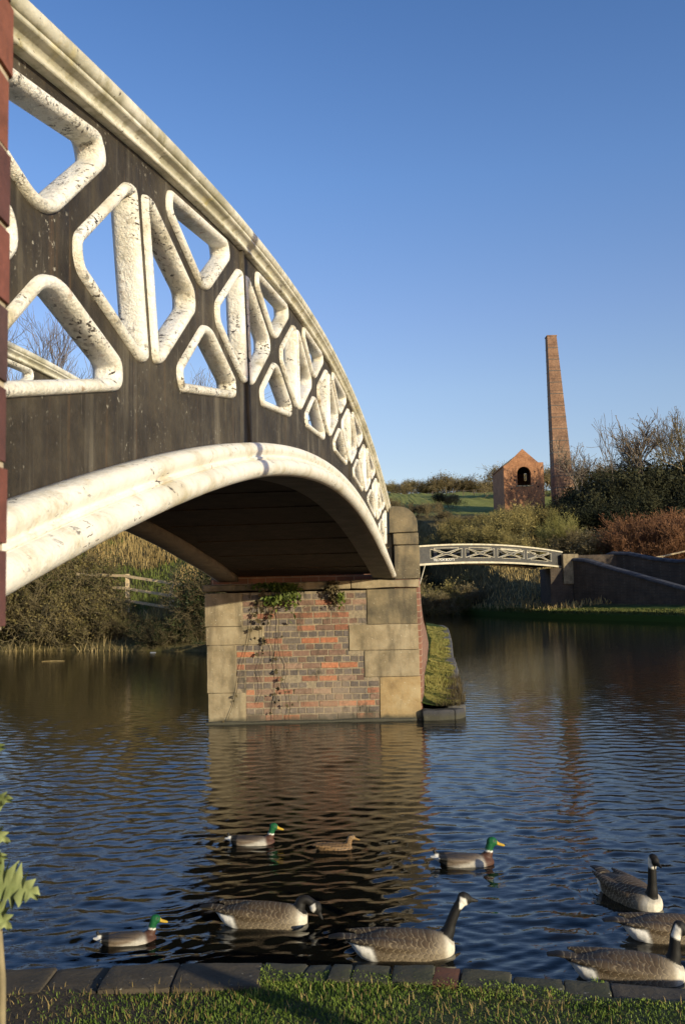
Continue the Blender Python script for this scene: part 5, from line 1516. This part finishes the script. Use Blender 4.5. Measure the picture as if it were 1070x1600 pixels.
def sstep(a, b, x): t = np.clip((x-a)/(b-a), 0, 1); return t*t*(3-2*t)
def lerp(C, c, f): return C*(1-f)[:, None] + np.array(c)[None]*f[:, None]
def dist_curve(P, C):
    d = np.linalg.norm(P[:, None, :]-C[None], axis=2); return d.min(1), d.argmin(1)/(len(C)-1)

def make_goose(neck, head, bill_dir, label, loc, rz, scale=1.0, name='canada_goose'):
    body = [(-.34, .125, .012, .008, .008), (-.30, .115, .045, .016, .02), (-.25, .085, .092, .032, .065), (-.18, .07, .116, .06, .095), (-.08, .055, .128, .095, .11), (.04, .045, .136, .105, .12), (.14, .04, .128, .098, .12), (.22, .045, .105, .085, .11), (.275, .05, .072, .06, .08), (.305, .05, .03, .03, .04)]
    xs = np.array([b[0] for b in body]); xi = np.linspace(xs[0], xs[-1], 26)
    body = [tuple([x]+[float(np.interp(x, xs, [b[k] for b in body])) for k in range(1, 5)]) for x in xi]
    N = catmull(neck, 8); R = np.interp(np.linspace(0, 1, len(N)), [0, .18, .45, .8, 1], [.066, .046, .031, .027, .028])
    h = np.array(head); bd = np.array(bill_dir, float); bd /= np.linalg.norm(bd)
    H = [h-bd*.035, h-bd*.025, h, h+bd*.03, h+bd*.045]
    Bl = [h+bd*.030, h+bd*.052+np.array([0, 0, -.003]), h+bd*.074+np.array([0, 0, -.006]), h+bd*.088+np.array([0, 0, -.007])]
    wing = lambda s: loft([(-.30, .140, .010, .007, .007), (-.22, .132, .030, .015, .022), (-.1, .115, .05, .03, .055), (.03, .10, .052, .035, .065), (.13, .085, .04, .03, .06), (.19, .075, .012, .01, .02)], 14)
    parts = [loft(body, 24), tube_np(N, R), tube_np(np.array(H), [.016, .034, .042, .031, .016], 16, .78), tube_np(np.array(Bl), [.020, .0145, .010, .006], 12, .85)]
    for s in (-1, 1):
        V, F = wing(s); parts.append(([(x, y+s*.085, z-.01) for x, y, z in V], F))
    # tail feathers
    parts.append(loft([(-.42, .125, .030, .006, .006), (-.36, .13, .045, .009, .009), (-.27, .12, .05, .012, .02)], 12))
    me = remesh(parts, .0065, 2); P = co_of(me); n = len(P)
    x, y, z = P.T
    C = np.tile(np.array([.085, .058, .034]), (n, 1)); bar = np.ones(n)
    C = lerp(C, (.21, .165, .11), sstep(.10, .0, z)*sstep(-.3, -.1, x))                      # paler flanks
    C = lerp(C, (.035, .026, .018), sstep(.085, .12, z)*sstep(-.12, -.2, x))
    C = lerp(C, (.25, .205, .145), sstep(.14, .24, x))
    C = lerp(C, (.60, .55, .45), sstep(.225, .27, x)*sstep(.19, .15, z)); bar *= 1-sstep(.16, .25, x)
    wh = sstep(-.135, -.165, x+.35*np.clip(z-.02, -.1, .1))*sstep(.112, .098, z)               # white rear
    C = lerp(C, (.78, .75, .70), wh); bar *= 1-wh
    tl = sstep(-.335, -.355, x); C = lerp(C, (.012, .011, .010), tl); bar *= 1-tl
    d, u = dist_curve(P, N)
    nk = sstep(.085, .06, d)*sstep(.20, .25, u)
    C = lerp(C, (.010, .009, .008), nk); bar *= 1-nk
    dh = np.linalg.norm(P-h, axis=1); hd = sstep(.068, .056, dh); C = lerp(C, (.010, .009, .008), hd); bar *= 1-hd
    fb = (P-h)@bd; up = np.array([0, 0, 1.0]) - bd*bd[2]; up /= np.linalg.norm(up); fu = (P-h)@up
    lat = np.abs((P-h)@np.cross(bd, up))
    ck = sstep(-.030, -.023, fb)*sstep(.016, .008, fb+.35*fu)*sstep(.016, .006, fu+.25*fb)*sstep(-.06, -.045, fu)*sstep(.005, .010, lat)*sstep(.066, .058, dh)
    C = lerp(C, (.74, .70, .62), ck)
    bl = sstep(.038, .046, fb)*(dh < .14)*sstep(.035, .025, np.hypot(fu+.006, lat)); C = lerp(C, (.016, .015, .014), bl.astype(float)); bar *= 1-bl
    eye = sstep(.008, .005, np.linalg.norm(np.stack([fb-.014, fu-.012], 1), axis=1)); C = lerp(C, (.004, .004, .004), eye*(dh < .06))
    setcol(me, C); a = me.attributes.new('Bar', 'FLOAT', 'POINT'); a.data.foreach_set('value', np.clip(bar, 0, 1).astype(np.float32))
    o = add(name, me, M['goose']); o.location = loc; o.rotation_euler = (0, 0, rz); o.scale = (scale,)*3
    return tag(o, label, 'goose', 'canada geese')

def make_duck(male, label, loc, rz, scale=1.0):
    body = [(-.25, .075, .01, .006, .006), (-.21, .07, .035, .014, .018), (-.15, .05, .065, .03, .05), (-.06, .035, .088, .055, .08), (.04, .028, .092, .058, .085), (.11, .028, .08, .05, .08), (.16, .03, .055, .038, .06), (.185, .03, .02, .015, .02)]
    xs = np.array([b[0] for b in body]); xi = np.linspace(xs[0], xs[-1], 22)
    body = [tuple([x]+[float(np.interp(x, xs, [b[k] for b in body])) for k in range(1, 5)]) for x in xi]
    hz = .150 if male else .125
    N = catmull([(.10, 0, .03), (.145, 0, .075), (.155, 0, .115), (.168, 0, hz)], 8); R = np.interp(np.linspace(0, 1, len(N)), [0, .3, .7, 1], [.052, .034, .027, .028])
    h = np.array([.178, 0, hz+.012]); bd = np.array([1, 0, -.16]); bd /= np.linalg.norm(bd)
    parts = [loft(body, 22), tube_np(N, R), tube_np(np.array([h-bd*.036, h-bd*.024, h, h+bd*.024, h+bd*.036]), [.012, .027, .034, .026, .012], 16, .85)]
    Bl = np.array([h+bd*.024+np.array([0, 0, -.004]), h+bd*.05+np.array([0, 0, -.010]), h+bd*.075+np.array([0, 0, -.014]), h+bd*.088+np.array([0, 0, -.016])])
    parts.append(tube_np(Bl, [.015, .011, .0095, .006], 12, 1.3))
    for s in (-1, 1):
        V, F = loft([(-.2, .085, .01, .006, .006), (-.12, .08, .026, .014, .025), (0, .065, .034, .02, .042), (.08, .055, .022, .016, .034), (.115, .05, .006, .006, .01)], 12)
        parts.append(([(x, y+s*.058, z-.008) for x, y, z in V], F))
    if male: parts.append(tube_np(np.array([(-.19, 0, .082), (-.215, 0, .10), (-.225, 0, .115), (-.212, 0, .122)]), [.016, .012, .009, .006], 10))
    me = remesh(parts, .005, 2); P = co_of(me); n = len(P); x, y, z = P.T
    if male:
        C = np.tile(np.array([.38, .35, .30]), (n, 1))
        C = lerp(C, (.165, .125, .09), sstep(.040, .070, z-.22*(x-.02)))
        C = lerp(C, (.075, .058, .045), sstep(.066, .090, z-.10*x)*sstep(.12, .05, x))
        C = lerp(C, (.075, .034, .022), sstep(.105, .14, x+.25*z))                       # chestnut breast
        rear = sstep(-.135, -.15, x); C = lerp(C, (.014, .014, .014), rear*sstep(.0, .012, z+.02))
        tail = sstep(-.19, -.20, x)*sstep(.10, .09, z); C = lerp(C, (.62, .60, .56), tail)
        d, u = dist_curve(P, N); ring = sstep(.055, .05, d)*sstep(.52, .56, u)
        C = lerp(C, (.70, .68, .62), ring)
        gr = sstep(.056, .05, d)*sstep(.60, .64, u); dh = np.linalg.norm(P-h, axis=1); gr = np.maximum(gr, sstep(.056, .05, dh)*sstep(hz-.035, hz-.028, z))
        C = lerp(C, (.006, .085, .028), gr)
        bill = (.42, .27, .025)
    else:
        C = np.tile(np.array([.20, .12, .055]), (n, 1)); sp = fbm(x*150, z*150+y*90, 9, 2)
        C = lerp(C, (.055, .035, .02), sstep(.05, .5, sp)*.8)
        C = lerp(C, (.26, .17, .085), sstep(.10, .14, z)*sstep(.1, .14, x)*.8)
        dh = np.linalg.norm(P-h, axis=1); bill = (.22, .13, .04)
        C = lerp(C, (.05, .035, .022), sstep(hz+.028, hz+.034, z))
    fb = (P-h)@bd; C = lerp(C, bill, sstep(.030, .036, fb)*(np.linalg.norm(P-h, axis=1) < .11))
    fu = z-h[2]; eye = sstep(.007, .004, np.hypot(fb-.012, fu-.010))*(np.linalg.norm(P-h, axis=1) < .05); C = lerp(C, (.003, .003, .003), eye)
    setcol(me, C)
    o = add('mallard_drake' if male else 'mallard_hen', me, M['bird']); o.location = loc; o.rotation_euler = (0, 0, rz); o.scale = (scale,)*3
    return tag(o, label, 'duck', 'mallards' if male else None)

def build_birds():
    UP = [(.20, 0, .06), (.265, 0, .115), (.292, 0, .18), (.325, 0, .25), (.352, 0, .288)]
    make_goose(UP, (.368, 0, .306), (1, 0, -.10), 'goose with its black neck raised, swimming right in the front centre', (.275, 5.2, -.016), rad(3), .97)
    make_goose([(.20, 0, .06), (.25, 0, .115), (.262, 0, .155), (.30, .0, .165), (.345, 0, .135)], (.362, -.01, .118), (.55, -.12, -.85), 'goose with a bent neck dipping its bill to the water, at the left', (-.55, 5.72, -.016), rad(-2), .92)
    make_goose([(.20, 0, .06), (.25, 0, .12), (.262, 0, .20), (.268, 0, .285), (.272, 0, .335)], (.285, 0, .353), (1, .0, -.3), 'goose turned towards the camera with a white breast and upright neck, rightmost but farthest', (1.80, 6.02, -.016), rad(-70), .92)
    make_goose(UP, (.368, 0, .306), (1, 0, -.1), 'goose cut off by the right edge behind the nearest goose', (1.83, 5.36, -.016), rad(0), .92)
    make_goose([(.20, 0, .06), (.25, 0, .12), (.262, 0, .19), (.268, 0, .245), (.275, 0, .27)], (.29, 0, .283), (1, -.25, -.45), 'nearest goose swimming close along the coping stones at the right edge', (1.41, 4.83, -.016), rad(-8), .95)
    make_duck(True, 'green headed drake nearest the bank at the lower left, swimming right', (-1.30, 5.46, -.022), rad(14), .83)
    make_duck(True, 'green headed drake swimming farthest left at the pier reflection beside the brown hen', (-.78, 7.5, -.022), rad(2), .93)
    make_duck(False, 'brown speckled mallard hen between the two far drakes', (-.12, 7.28, -.016), rad(2), .76)
    make_duck(True, 'green headed drake on the blue water right of the pier reflection', (.86, 6.83, -.022), rad(2), 1.08)
build_birds()

# ------------------------------------------------------------------ small things
def build_small():
    r = np.random.default_rng(81)
    # unseen tree, trunk bent so its shadow crosses turf and bridge
    p = empty('slender_tree', (2.32, 1.37, .3), 'slender leaning bare tree on the bank just outside the right of the view', 'tree')
    mb = MB(); mb.tube([(2.34, 1.44, .1), (2.31, 1.43, .7), (2.26, 1.395, .98), (2.15, 1.325, 1.23), (2.16, 1.36, 1.55), (2.29, 1.56, 2.2), (2.42, 1.77, 3.0), (2.43, 1.79, 3.6), (2.43, 1.79, 4.3), (2.45, 1.80, 5.4), (2.42, 1.80, 7.0)], [.062, .058, .054, .050, .052, .056, .056, .054, .05, .042, .03], 9); mb.obj('trunk', M['tw_brown'], p, True)
    sg = grow(r, 4.0, .7, 9, 3, 2, .45, .4, .028); V, F = seg_mesh(sg, .004, 0)
    V = V*(3.2/V[:, 2].max()) + np.array([2.44-2.32, 1.80-1.37, 5.0]); add('crown', mesh_np('crown', V, F), M['tw_brown'], p)
    for i, (x, y) in enumerate(((.92, 3.84), (.25, 3.95), (-.05, 3.9), (.6, 4.0))):
        V = [(x-.022, y, .325), (x, y-.012, .33), (x+.024, y+.002, .327), (x, y+.014, .322)]
        o = mobj('fallen_leaf', V, [(0, 1, 2, 3)], M['leaf'], None, False, (x, y, .325)); tag(o, ('tan fallen leaf on the turf near the right edge', 'small brown leaf on the turf left of the middle', 'small brown leaf on the turf by the post shadow', 'small brown leaf at the red edging stone')[i], 'leaf')
    # floating litter by the left bank
    for X, Y_, s, l in ((238, 33.6, .11, 'dull scrap of plastic litter floating in the dark water by the left bank'),):
        x = (X-535)/1400*Y_; rough_block('litter', x-s, x+s, Y_-s*.6, Y_+s*.6, -.02, .028, M['litter'], None, r, .02, .08, origin=(x, Y_, 0)); o = COL.objects[-1]
        tag(o, l, 'litter')
    x = (82-535)/1400*30; mb = MB(); mb.tube([(x-.35, 30, .01), (x, 30.05, .015), (x+.4, 30.02, .01)], [.012, .016, .010], 6)
    tag(mb.obj('floating_reed', M['reed'], None, False, (x, 30, .01)), 'thin dry reed stem floating flat on the left water', 'reed')
build_small()
